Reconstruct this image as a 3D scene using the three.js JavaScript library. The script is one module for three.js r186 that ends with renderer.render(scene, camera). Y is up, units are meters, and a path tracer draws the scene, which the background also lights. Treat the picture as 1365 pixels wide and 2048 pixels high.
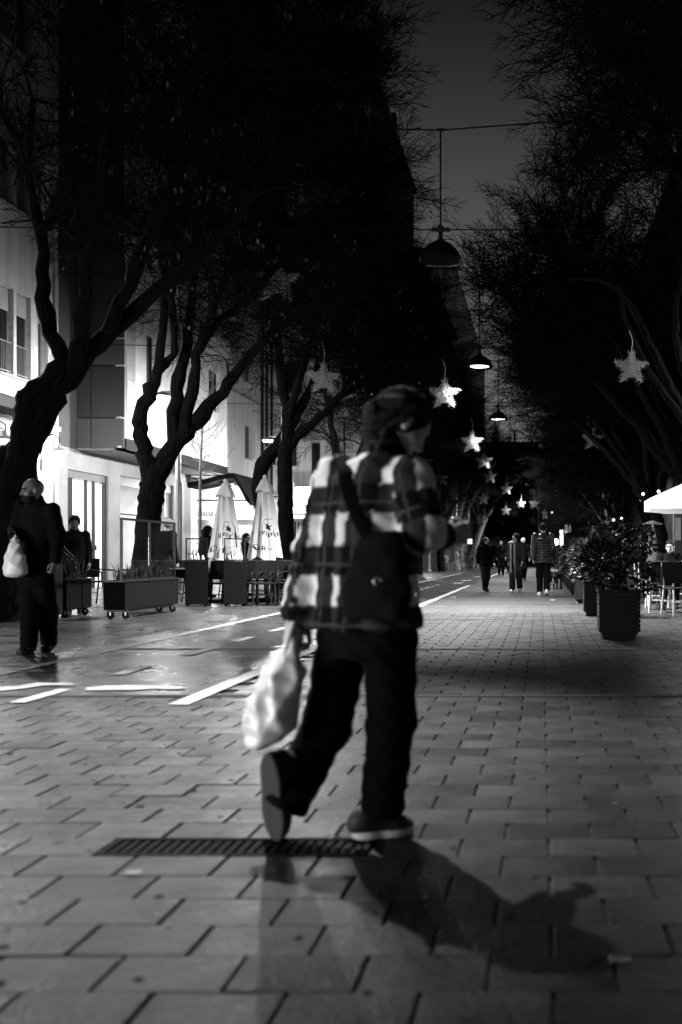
import * as THREE from 'three';
import { mergeGeometries, mergeVertices } from 'three/addons/utils/BufferGeometryUtils.js';
import { RoundedBoxGeometry } from 'three/addons/geometries/RoundedBoxGeometry.js';

// ---------------------------------------------------------------- camera, sky, exposure
const scene = new THREE.Scene();
const F = 1991, CX = 1083, CY = 1112, EYE = 1.0;             // focal length and principal point in photo pixels, eye height in metres
const camera = new THREE.PerspectiveCamera(2 * Math.atan(CY / F) * 180 / Math.PI, (2 * CX) / (2 * CY), 0.1, 1200);
camera.position.set(0, EYE, 0);
camera.lookAt(0, EYE, -10);
camera.setViewOffset(2 * CX, 2 * CY, 0, 0, 1365, 2048);       // a shifted lens: verticals stay vertical
camera.focus = 24;
camera.userData.fStop = 1.8;
scene.add(camera);

const renderer = new THREE.WebGLRenderer({ antialias: true });
renderer.toneMapping = THREE.LinearToneMapping;
renderer.toneMappingExposure = 1;
renderer.shadowMap.enabled = true;

{ // last light after sunset: a dim sky, brightest low down over the end of the street
  const W = 256, H = 128, d = new Float32Array(W * H * 4);
  for (let j = 0; j < H; j++) for (let i = 0; i < W; i++) {
    const el = ((j + 0.5) / H - 0.5) * Math.PI, az = ((i + 0.5) / W - 0.5) * 2 * Math.PI;
    const away = Math.cos(az + Math.PI / 2);                  // 1 towards -z, the end of the street
    const e = Math.max(0, el * 180 / Math.PI);
    let v = 0.0055 + 0.15 * Math.exp(-Math.pow(e / 20.5, 3.1)) * (0.75 + 0.25 * away);
    if (el < 0) v = 0.004;
    const k = (j * W + i) * 4;
    d[k] = d[k + 1] = d[k + 2] = v; d[k + 3] = 1;
  }
  const t = new THREE.DataTexture(d, W, H, THREE.RGBAFormat, THREE.FloatType);
  t.mapping = THREE.EquirectangularReflectionMapping; t.magFilter = THREE.LinearFilter; t.wrapS = THREE.RepeatWrapping; t.needsUpdate = true;
  scene.background = t; scene.environment = t;
}

// lamp strengths (candela)
const CD = { near: 480, p18: 1700, pendant: 330, pole: 220, lantern: 10, terrace: 40 };

// ---------------------------------------------------------------- helpers
let _s = 12345;
const seed = (n) => { _s = n >>> 0; };
const rnd = () => { _s = (_s + 0x6d2b79f5) | 0; let t = Math.imul(_s ^ (_s >>> 15), 1 | _s); t = (t + Math.imul(t ^ (t >>> 7), 61 | t)) ^ t; return ((t ^ (t >>> 14)) >>> 0) / 4294967296; };
const rr = (a, b) => a + (b - a) * rnd();
const V = (x, y, z) => new THREE.Vector3(x, y, z);
const P = (px, py, d) => V((px - CX) * d / F, EYE + (CY - py) * d / F, -d);   // where a point of the photo stands when it is d metres deep
const clamp = (x, a, b) => Math.min(b, Math.max(a, x)), lerp = (a, b, t) => a + (b - a) * t;
const smooth = (a, b, x) => { const t = clamp((x - a) / (b - a), 0, 1); return t * t * (3 - 2 * t); };
const used = new Map();
function numbered(n) { const k = used.get(n) ?? 0; used.set(n, k + 1); return k ? n + '_' + String(k).padStart(3, '0') : n; }
function tag(o, label, category, group) { o.userData.label = label; if (category) o.userData.category = category; if (group) o.userData.group = group; return o; }
function thing(name, label, category, pos, turn = 0, group) {
  const g = new THREE.Group(); g.name = numbered(name); g.position.copy(pos); g.rotation.y = turn; scene.add(g);
  return tag(g, label, category, group);
}
function part(name, geo, mat, parent, kind) {
  const m = new THREE.Mesh(Array.isArray(geo) ? mergeGeometries(geo.map((g) => clean(g))) : geo, mat);
  m.name = parent === scene ? numbered(name) : name; m.castShadow = m.receiveShadow = true;
  if (kind) m.userData.kind = kind;
  parent.add(m); return m;
}
function clean(g) { const c = g.index ? g.toNonIndexed() : g.clone(); for (const k of Object.keys(c.attributes)) if (!['position', 'normal', 'uv'].includes(k)) c.deleteAttribute(k); return c; }
const structure = (name, geo, mat) => part(name, geo, mat, scene, 'structure');
function copyOf(o, pos, turn, label) {
  const c = o.clone(); c.name = numbered(o.name.replace(/_\d{3}$/, '')); scene.add(c);
  if (pos) c.position.copy(pos); if (turn !== undefined) c.rotation.y = turn;
  c.userData = { ...o.userData }; if (label) c.userData.label = label;
  return c;
}
const box = (w, h, d, x = 0, y = 0, z = 0) => new THREE.BoxGeometry(w, h, d).translate(x, y, z);
const rbox = (w, h, d, x = 0, y = 0, z = 0, r = 0.01) => new RoundedBoxGeometry(w, h, d, 2, Math.min(r, w / 2.01, h / 2.01, d / 2.01)).translate(x, y, z);
const span = (x0, x1, y0, y1, z0, z1) => box(x1 - x0, y1 - y0, z1 - z0, (x0 + x1) / 2, (y0 + y1) / 2, (z0 + z1) / 2);
function rod(a, b, r, sides = 8, r2 = r) {
  const d = b.clone().sub(a), g = new THREE.CylinderGeometry(r2, r, d.length(), sides);
  g.translate(0, d.length() / 2, 0).applyQuaternion(new THREE.Quaternion().setFromUnitVectors(V(0, 1, 0), d.normalize())).translate(a.x, a.y, a.z);
  return g;
}
const lathe = (pts, n = 24) => new THREE.LatheGeometry(pts.map(([x, y]) => new THREE.Vector2(x, y)), n);
const curveTube = (pts, r, seg = 24, sides = 6) => new THREE.TubeGeometry(new THREE.CatmullRomCurve3(pts), seg, r, sides);
class Tubes {                                                   // tapered tubes gathered into one geometry
  constructor() { this.p = []; this.n = []; this.u = []; this.i = []; }
  add(pts, rads, sides = 6, cap = false) {
    const base = this.p.length / 3, T = V(0, 0, 0), N = V(1, 0.013, 0.02), B = V(0, 0, 0); let len = 0;
    for (let k = 0; k < pts.length; k++) {
      const a = pts[Math.max(0, k - 1)], b = pts[Math.min(pts.length - 1, k + 1)];
      T.subVectors(b, a).normalize();
      if (k === 0 && Math.abs(T.x) > 0.8) N.set(0, 0.1, 1);
      N.addScaledVector(T, -N.dot(T)).normalize(); B.crossVectors(T, N);
      if (k) len += pts[k].distanceTo(pts[k - 1]);
      for (let s = 0; s <= sides; s++) {
        const q = s / sides * 2 * Math.PI, c = Math.cos(q), d = Math.sin(q), r = rads[k];
        const nx = N.x * c + B.x * d, ny = N.y * c + B.y * d, nz = N.z * c + B.z * d;
        this.p.push(pts[k].x + nx * r, pts[k].y + ny * r, pts[k].z + nz * r); this.n.push(nx, ny, nz);
        this.u.push(s / sides * Math.max(0.2, 6.28 * rads[0]), len);
      }
    }
    const m = sides + 1;
    for (let k = 0; k < pts.length - 1; k++) for (let s = 0; s < sides; s++) { const a = base + k * m + s; this.i.push(a, a + 1, a + m, a + 1, a + m + 1, a + m); }
    if (cap) for (const k of [0, pts.length - 1]) {
      const c = this.p.length / 3; this.p.push(pts[k].x, pts[k].y, pts[k].z);
      const t = pts[k].clone().sub(pts[k ? k - 1 : 1]).normalize(); this.n.push(t.x, t.y, t.z); this.u.push(0, 0);
      for (let s = 0; s < sides; s++) this.i.push(c, base + k * m + s, base + k * m + s + 1);
    }
    return this;
  }
  geo() {
    const g = new THREE.BufferGeometry();
    g.setAttribute('position', new THREE.Float32BufferAttribute(this.p, 3)); g.setAttribute('normal', new THREE.Float32BufferAttribute(this.n, 3));
    g.setAttribute('uv', new THREE.Float32BufferAttribute(this.u, 2)); g.setIndex(this.i); return g;
  }
}

// ---------------------------------------------------------------- textures and materials
function noise2(period, sd) {                                   // tileable value noise
  const n = period, t = new Float32Array(n * n); seed(sd); for (let i = 0; i < n * n; i++) t[i] = rnd();
  return (x, y) => {
    x = ((x % n) + n) % n; y = ((y % n) + n) % n; const i = Math.floor(x), j = Math.floor(y), a = x - i, b = y - j, s = a * a * (3 - 2 * a), q = b * b * (3 - 2 * b), i1 = (i + 1) % n, j1 = (j + 1) % n;
    return lerp(lerp(t[j * n + i], t[j * n + i1], s), lerp(t[j1 * n + i], t[j1 * n + i1], s), q);
  };
}
function tex(w, h, fn, rx = 1, ry = 1, srgb = false) {
  const d = new Uint8Array(w * h * 4);
  for (let j = 0; j < h; j++) for (let i = 0; i < w; i++) { const v = clamp(fn((i + 0.5) / w, (j + 0.5) / h), 0, 1) * 255, k = (j * w + i) * 4; d[k] = d[k + 1] = d[k + 2] = v; d[k + 3] = 255; }
  const t = new THREE.DataTexture(d, w, h); t.wrapS = t.wrapT = THREE.RepeatWrapping; t.magFilter = THREE.LinearFilter; t.minFilter = THREE.LinearMipmapLinearFilter; t.repeat.set(rx, ry); t.needsUpdate = true;
  if (srgb) t.colorSpace = THREE.SRGBColorSpace;
  return t;
}
function again(t, rx, ry) { const c = t.clone(); c.repeat.set(rx, ry); c.needsUpdate = true; return c; }
const n8 = noise2(8, 1), n16 = noise2(16, 2), n32 = noise2(32, 3), n64 = noise2(64, 4), n128 = noise2(128, 5);
const fbm = (u, v) => n8(u * 8, v * 8) * 0.4 + n16(u * 16, v * 16) * 0.25 + n32(u * 32, v * 32) * 0.17 + n64(u * 64, v * 64) * 0.11 + n128(u * 128, v * 128) * 0.07;
const TX = {
  stone: tex(512, 512, (u, v) => 0.45 + 0.75 * fbm(u, v)),
  stoneRough: tex(512, 512, (u, v) => 0.35 + 0.95 * fbm(v, u)),
  grit: tex(512, 512, (u, v) => n128(u * 128, v * 128) * 0.5 + n64(u * 64, v * 64) * 0.3 + n16(v * 16, u * 16) * 0.35),
  streak: tex(512, 512, (u, v) => { const s = n64(u * 64, v * 3) * 0.5 + n32(u * 32, v * 2) * 0.5; return 0.5 + 0.42 * s + 0.22 * (fbm(u, v) - 0.5); }),
  wall: tex(512, 512, (u, v) => 0.72 + 0.5 * (fbm(u, v) - 0.3)),
  bark: tex(256, 512, (u, v) => { const w = n16(u * 16 + n8(u * 8, v * 8) * 1.5, v * 5); return 0.25 + 0.6 * w + 0.25 * n64(u * 64, v * 32); }),
  cloth: tex(256, 256, (u, v) => 0.5 + 0.25 * Math.sin(u * 256 * 0.78) * Math.sin(v * 256 * 0.78) + 0.4 * (n64(u * 64, v * 64) - 0.5)),
};
function gray(v, rough = 0.7, extra = {}) { const m = new (extra.transmission || extra.specularIntensity !== undefined ? THREE.MeshPhysicalMaterial : THREE.MeshStandardMaterial)({ roughness: rough, ...extra }); m.color.setRGB(v, v, v); return m; }
function glow(v, k) { const m = new THREE.MeshStandardMaterial({ roughness: 0.6 }); m.color.setRGB(0.8, 0.8, 0.8); m.emissive.setRGB(v, v, v); m.emissiveIntensity = k; return m; }
const M = {
  black: gray(0.01, 0.6, { specularIntensity: 0.3 }), blackMetal: gray(0.015, 0.4, { metalness: 0.3 }), darkWood: gray(0.004, 0.75, { specularIntensity: 0.2, bumpMap: again(TX.streak, 2, 2), bumpScale: 0.004 }),
  steel: gray(0.45, 0.32, { metalness: 0.9 }), greySteel: gray(0.3, 0.45, { metalness: 0.7 }), cable: gray(0.006, 0.8, { specularIntensity: 0.1 }), white: gray(0.78, 0.55), offWhite: gray(0.62, 0.7), rubber: gray(0.015, 0.8),
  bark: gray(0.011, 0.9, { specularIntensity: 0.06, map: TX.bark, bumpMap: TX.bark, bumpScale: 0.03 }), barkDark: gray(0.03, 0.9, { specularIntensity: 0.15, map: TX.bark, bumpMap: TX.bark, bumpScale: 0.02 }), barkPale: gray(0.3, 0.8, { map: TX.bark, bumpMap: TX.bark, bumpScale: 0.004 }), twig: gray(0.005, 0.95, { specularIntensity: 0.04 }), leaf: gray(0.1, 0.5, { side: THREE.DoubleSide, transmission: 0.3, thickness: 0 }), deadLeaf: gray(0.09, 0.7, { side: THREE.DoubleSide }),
  shrubLeaf: gray(0.016, 0.45, { specularIntensity: 0.5, side: THREE.DoubleSide }), star: gray(0.5, 0.45), skin: gray(0.3, 0.5), hair: gray(0.009, 0.7, { specularIntensity: 0.25 }),
  glass: new THREE.MeshPhysicalMaterial({ color: 0xffffff, roughness: 0.03, transmission: 1, thickness: 0, ior: 1.45 }),
  darkGlass: gray(0.01, 0.08), clothBlack: gray(0.006, 0.95, { specularIntensity: 0.08 }), clothDark: gray(0.025, 0.85, { specularIntensity: 0.15, bumpMap: again(TX.cloth, 6, 6), bumpScale: 0.002 }), denim: gray(0.02, 0.85, { specularIntensity: 0.2 }), parasol: gray(0.7, 0.8),
  paint: gray(0.4, 0.7, { map: again(TX.stone, 0.7, 0.7) }), joint: gray(0.02, 0.9), soil: gray(0.02, 0.95),
};
function canvasMap(w, h, draw) { const c = document.createElement('canvas'); c.width = w; c.height = h; const g = c.getContext('2d'); draw(g, w, h); const t = new THREE.CanvasTexture(c); t.colorSpace = THREE.SRGBColorSpace; return t; }
function addLight(l, pos) { l.position.copy(pos); l.castShadow = true; scene.add(l); return l; }
function spot(cd, pos, angle, pen = 1, radius = 6, to) { const l = addLight(new THREE.SpotLight(0xffffff, cd, 0, angle, pen, 2), pos); l.target.position.copy(to ?? V(pos.x, 0, pos.z)); scene.add(l.target); l.shadow.radius = radius; return l; }
function point(cd, pos, radius = 3) { const l = addLight(new THREE.PointLight(0xffffff, cd, 0, 2), pos); l.shadow.radius = radius; return l; }
// ---------------------------------------------------------------- ground
function sheet(x0, x1, d0, d1, y) {
  const g = new THREE.BufferGeometry();
  g.setAttribute('position', new THREE.Float32BufferAttribute([x0, y, -d0, x1, y, -d0, x1, y, -d1, x0, y, -d1], 3));
  g.setAttribute('normal', new THREE.Float32BufferAttribute([0, 1, 0, 0, 1, 0, 0, 1, 0, 0, 1, 0], 3));
  g.setAttribute('uv', new THREE.Float32BufferAttribute([x0, d0, x1, d0, x1, d1, x0, d1], 2));
  g.setIndex([0, 1, 2, 0, 2, 3]); return g;
}
const stoneMat = (v, rough, s = 0.5, bump = 0.004, spec = 0.35) => gray(v, rough, { specularIntensity: spec, map: again(TX.stone, s, s), roughnessMap: again(TX.stoneRough, s * 0.8, s * 0.8), bumpMap: again(TX.grit, s * 1.3, s * 1.3), bumpScale: bump });
const ground = structure('ground', sheet(-300, 300, -60, 900, -0.016), M.joint);
const PW = 0.305, PD = 0.207, PAVE_END = 17.4;
const paving = structure('paving', sheet(-2.4, 3.2, PAVE_END, 150, 0), (() => {
  const jx = 4, jy = 4, m = stoneMat(0.06, 0.5, 0.5, 0.003, 0.3);
  m.map = tex(512, 512, (u, v) => {
    const row = Math.floor(v * jy), fy = v * jy - row, fx = (u * jx + (row % 2) * 0.5) % 1;
    const j = Math.min(smooth(0, 0.028, Math.min(fx, 1 - fx)), smooth(0, 0.04, Math.min(fy, 1 - fy))), k = Math.floor(u * jx + (row % 2) * 0.5) % jx;
    return (0.25 + 0.75 * j) * (0.72 + 0.28 * n8(k * 2.3 + 0.5, row * 1.7 + 0.5)) * (0.75 + 0.4 * fbm(u, v));
  }, 1 / (jx * PW), 1 / (jy * PD));
  return m;
})());
// single pavers, near ones each a piece of its own
const paverGeos = [], paverMats = [];
for (let k = 0; k < 6; k++) {
  const g = new RoundedBoxGeometry(PW - 0.012, 0.05, PD - 0.0025, 1, 0.0025).translate(0, -0.025, 0), uv = g.attributes.uv, p = g.attributes.position;
  for (let i = 0; i < uv.count; i++) uv.setXY(i, p.getX(i) + k * 0.41, p.getZ(i) + k * 0.73);
  paverGeos.push(g);
}
for (let k = 0; k < 5; k++) paverMats.push(stoneMat([0.034, 0.046, 0.057, 0.04, 0.05][k], 0.5, 0.9, 0.003, 0.16));
seed(77);
const farPavers = paverMats.map(() => []);
let paverCount = 0;
for (let row = 0, d = 2.286 - 14 * PD; d < PAVE_END - 0.05; row++, d += PD) {
  const dc = d + PD / 2, off = row % 2 ? 0.5 : 0;
  const x0 = d < 7.15 ? -4.6 : -2.35, x1 = 3.15;
  for (let k = Math.floor((x0 + 1.04) / PW); ; k++) {
    const x = -1.04 + (k + 0.5 + off) * PW;
    if (x < x0) continue; if (x > x1) break;
    if (x > -1.5 && x < -0.58 && d > 3.3 && d < 3.4) continue;                                    // the grating lies here
    const g = paverGeos[Math.floor(rnd() * 6)], mi = Math.floor(rnd() * 5), tilt = rr(-0.004, 0.004), roll = rr(-0.005, 0.005), y = rr(-0.0025, 0.0015);
    const inView = x > -0.545 * d - 0.15 && x < 0.143 * d + 0.15 && d > 1.95;
    if (inView && paverCount < 298) { const m = part('paver', g, paverMats[mi], paving); m.position.set(x, y, -dc); m.rotation.set(tilt, 0, roll); paverCount++; }
    else farPavers[mi].push(new THREE.Matrix4().makeRotationFromEuler(new THREE.Euler(tilt, 0, roll)).setPosition(x, y, -dc));
  }
}
farPavers.forEach((list, mi) => {
  const im = new THREE.InstancedMesh(paverGeos[mi], paverMats[mi], list.length); list.forEach((m, i) => im.setMatrixAt(i, m));
  im.name = 'pavers'; im.userData.kind = 'stuff'; paving.add(im);
});
// cycle lane, pavements
const lane = structure('cycle_lane', sheet(-4.62, -2.4, 7.15, 150, 0), stoneMat(0.035, 0.38, 0.4, 0.003, 0.5));
const walk = structure('pavement', [sheet(-13.6, -4.62, -12, 47, 0), sheet(-13.6, -6, 47, 150, 0)], stoneMat(0.055, 0.38, 0.35, 0.003, 0.5));
structure('cafe_pavement', [sheet(3.2, 7.5, -12, 150, 0), sheet(-6, -4.62, 47, 150, 0.0)], stoneMat(0.06, 0.5, 0.4, 0.005));
{ // long joints between the slabs of the pavement
  const g = []; for (const d of [9, 12.6, 15.5, 19.2, 23, 27, 31]) g.push(sheet(-13.5, -4.62, d, d + 0.03, 0.004));
  for (const x of [-5.6, -7.1, -8.6, -10.1, -11.6]) g.push(sheet(x, x + 0.02, 5, 46, 0.0045));
  part('joint', g, M.joint, walk);
  for (const d of [7.05, 10.6, 15.6, 20.6, 27]) part('drain_channel', sheet(-4.62, 3.2, d, d + 0.075 + d * 0.002, 0.006), M.joint, paving);
}
{ // painted markings
  const P4 = 0.008;
  part('lane_line', [[6.66, 9.9], [9.95, 15], [15.05, 24], [24.1, 33.5]].map(([a, b]) => sheet(-2.5, -2.36, a, b, P4)), M.paint, lane);
  part('lane_line', sheet(-2.5, -2.38, 46, 75, P4), M.paint, lane);
  const segs = []; let d = 6; while (d < 56) { const l = 1.2 + d * 0.02; segs.push(sheet(-4.6, -4.5, d, d + l - 0.04, P4)); d += l; }
  part('lane_line', segs, M.paint, lane);
  for (let k = 0; k < 18; k++) { const a = 6.75 + k * 1.6; part('lane_dash', sheet(-3.61, -3.5, a, a + 0.68, P4), M.paint, lane); }
  const poly = (pts) => { const s = new THREE.Shape(pts.map(([x, d]) => new THREE.Vector2(x, d))); return new THREE.ShapeGeometry(s).rotateX(-Math.PI / 2).translate(0, P4 + 0.001, 0); };
  part('lane_symbol', [poly([[-3.43, 7.5], [-3.36, 7.36], [-3.02, 7.38], [-2.9, 7.45], [-2.72, 7.42], [-2.64, 7.5], [-2.78, 7.6], [-3.05, 7.64], [-3.32, 7.62]])], M.paint, lane);
  part('lane_symbol', [poly([[-4.35, 7.28], [-4.0, 7.3], [-3.88, 7.45], [-3.82, 7.62], [-3.6, 7.66], [-3.66, 7.78], [-3.95, 7.8], [-4.0, 7.6], [-4.3, 7.5]])], M.paint, lane);
  for (const dd of [36, 40, 47, 52]) part('lane_symbol', sheet(-3.2, -2.85, dd, dd + 0.9, P4), M.paint, lane);
}
{ // drain grating
  const g = thing('drain_grate', 'slotted metal drain grating set into the pavers behind the walker\'s feet', 'drain grate', V(-1.04, 0, -3.4245)), gm = gray(0.012, 0.85, { specularIntensity: 0.1 });
  part('frame', [box(0.9, 0.03, 0.018, 0, -0.012, 0.092), box(0.9, 0.03, 0.018, 0, -0.012, -0.092), box(0.018, 0.03, 0.166, -0.441, -0.012, 0), box(0.018, 0.03, 0.166, 0.441, -0.012, 0)], gm, g);
  for (let k = 0; k < 24; k++) part('bar', box(0.02, 0.022, 0.165, -0.412 + k * 0.0358, -0.013, 0), gm, g);
}
{ // scraps of litter
  const spots = [[268, 1750, 'pale scrap of paper lying near the drain grating', 0.03], [910, 1196, 'flat pale scrap on the paving beside the cycle lane', 0.11], [1107, 1202, 'small pale scrap on the paving behind the man in the puffer jacket', 0.1], [1122, 1187, 'crumpled paper scrap beside the row of planters', 0.12], [1150, 1208, 'torn paper scrap at the foot of the third planter', 0.1], [1240, 1926, 'faint scrap on the dark pavers past the end of the walker\'s shadow', 0.035]];
  for (const [px, py, label, s] of spots) {
    const d = F / (py - CY), g = new THREE.PlaneGeometry(s * 1.6, s, 6, 4).rotateX(-Math.PI / 2); seed(px);
    const p = g.attributes.position; for (let i = 0; i < p.count; i++) p.setY(i, rr(0.003, s * 0.3)); g.computeVertexNormals();
    const m = part('paper_scrap', g, gray(0.16, 0.8), scene); m.position.set((px - CX) * d / F, 0.004, -d); tag(m, label, 'litter', null);
  }
}

{ // gum spots and fallen leaves too small and many to tell apart
  seed(313); const put = (n, geo, mat, k, f) => { const im = new THREE.InstancedMesh(geo, mat, k); for (let i = 0; i < k; i++) im.setMatrixAt(i, f()); im.name = n; im.userData.kind = 'stuff'; paving.add(im); };
  const spotAt = (y, s0, s1, tilt) => () => { const d = 1.9 + 17 * Math.pow(rnd(), 1.4), x = rr(-0.58 * d - 0.2, 0.2 * d + 0.8), s = rr(s0, s1); return new THREE.Matrix4().compose(V(clamp(x, -4.4, 3), y, -d), new THREE.Quaternion().setFromEuler(new THREE.Euler(rr(-tilt, tilt), rnd() * 6.28, rr(-tilt, tilt))), V(s, s, s * rr(0.7, 1.2))); };
  const gum = new THREE.CylinderGeometry(0.011, 0.014, 0.0025, 9);
  put('gum_spots', gum, gray(0.012, 0.8, { specularIntensity: 0.2 }), 260, spotAt(0.0015, 0.5, 1.3, 0)); put('gum_spots', gum, gray(0.1, 0.8, { specularIntensity: 0.2 }), 90, spotAt(0.0015, 0.4, 1.0, 0));
}
// ---------------------------------------------------------------- buildings
const wallMat = (v, s = 0.25) => gray(v, 0.85, { map: again(TX.streak, s, s * 0.6), bumpMap: again(TX.grit, 0.8, 0.8), bumpScale: 0.006 });
const plaster = (v) => gray(v, 0.85, { map: again(TX.wall, 0.2, 0.2), bumpMap: again(TX.grit, 0.8, 0.8), bumpScale: 0.003 });
function holed(a0, a1, y0, y1, holes, th) {
  const s = new THREE.Shape([new THREE.Vector2(a0, y0), new THREE.Vector2(a1, y0), new THREE.Vector2(a1, y1), new THREE.Vector2(a0, y1)]);
  for (const [p, q, r, t] of holes) s.holes.push(new THREE.Path([new THREE.Vector2(p, r), new THREE.Vector2(p, t), new THREE.Vector2(q, t), new THREE.Vector2(q, r)]));
  return new THREE.ExtrudeGeometry(s, { depth: th, bevelEnabled: false });
}
const wallX = (X, d0, d1, y0, y1, holes = [], th = 0.3) => holed(d0, d1, y0, y1, holes, th).rotateY(Math.PI / 2).translate(X - th, 0, 0);   // along the street, its face at X
const wallZ = (d, x0, x1, y0, y1, holes = [], th = 0.3) => holed(x0, x1, y0, y1, holes, th).translate(0, 0, -d - th);                       // across the street, its face at depth d
function win(parent, axis, at, a0, a1, y0, y1, o = {}) {        // a window set in a hole: frame, panes, sill, blind, railing, shutter
  const w = new THREE.Group(); w.name = 'window'; parent.add(w);
  const W = a1 - a0, H = y1 - y0, f = 0.055, put = (g) => (axis === 'x' ? g.rotateY(Math.PI / 2) : g).translate(axis === 'x' ? at : (a0 + a1) / 2, (y0 + y1) / 2, axis === 'x' ? -(a0 + a1) / 2 : -at);
  const dz = -0.16;
  const fr = [box(W, f, 0.06, 0, H / 2 - f / 2, dz), box(W, f, 0.06, 0, -H / 2 + f / 2, dz), box(f, H - 2 * f, 0.06, -W / 2 + f / 2, 0, dz), box(f, H - 2 * f, 0.06, W / 2 - f / 2, 0, dz)];
  if (o.mullion) fr.push(box(0.04, H - 2 * f, 0.05, 0, 0, dz));
  part('frame', fr.map(put), o.frame ?? gray(0.16, 0.6), w);
  part('pane', put(box(W - 2 * f, H - 2 * f, 0.012, 0, 0, dz - 0.01)), o.pane ?? M.darkGlass, w);
  if (o.sill !== false) part('sill', put(box(W + 0.12, 0.05, 0.16, 0, -H / 2 - 0.027, 0.03)), o.sillMat ?? gray(0.35, 0.8), w);
  if (o.blind) part('blind', put(box(W - 2 * f, H * o.blind, 0.03, 0, H / 2 - f - H * o.blind / 2, dz + 0.05)), gray(0.3, 0.8, { map: again(TX.streak, 1, 1) }), w);
  if (o.rail) { const g = [box(W, 0.025, 0.025, 0, -H / 2 + 0.85, -0.05), box(W, 0.025, 0.025, 0, -H / 2 + 0.1, -0.05)]; for (let x = -W / 2 + 0.06; x < W / 2; x += 0.1) g.push(box(0.014, 0.75, 0.014, x, -H / 2 + 0.475, -0.05)); part('railing', g.map(put), M.greySteel, w); }
  if (o.shutter) { // an open louvred shutter lying against the wall
    const s = new THREE.Group(); s.name = 'shutter'; parent.add(s); const sw = 0.42, sx = W / 2 + sw / 2 + 0.02;
    part('shutter_frame', [box(0.05, H, 0.05, sx - sw / 2, 0, 0.03), box(0.05, H, 0.05, sx + sw / 2, 0, 0.03), box(sw - 0.05, 0.07, 0.05, sx, H / 2 - 0.035, 0.03), box(sw - 0.05, 0.07, 0.05, sx, -H / 2 + 0.035, 0.03), box(sw - 0.05, 0.07, 0.05, sx, 0, 0.03)].map(put), gray(0.5, 0.7), s);
    const n = Math.floor((H - 0.2) / 0.065);
    for (let k = 0; k < n; k++) { const y = -H / 2 + 0.1 + k * 0.065; if (Math.abs(y) > 0.05) part('louvre', put(box(sw - 0.05, 0.045, 0.01).rotateX(-0.7).translate(sx, y, 0.03)), gray(0.5, 0.7), s); }
  }
  return w;
}
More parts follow.
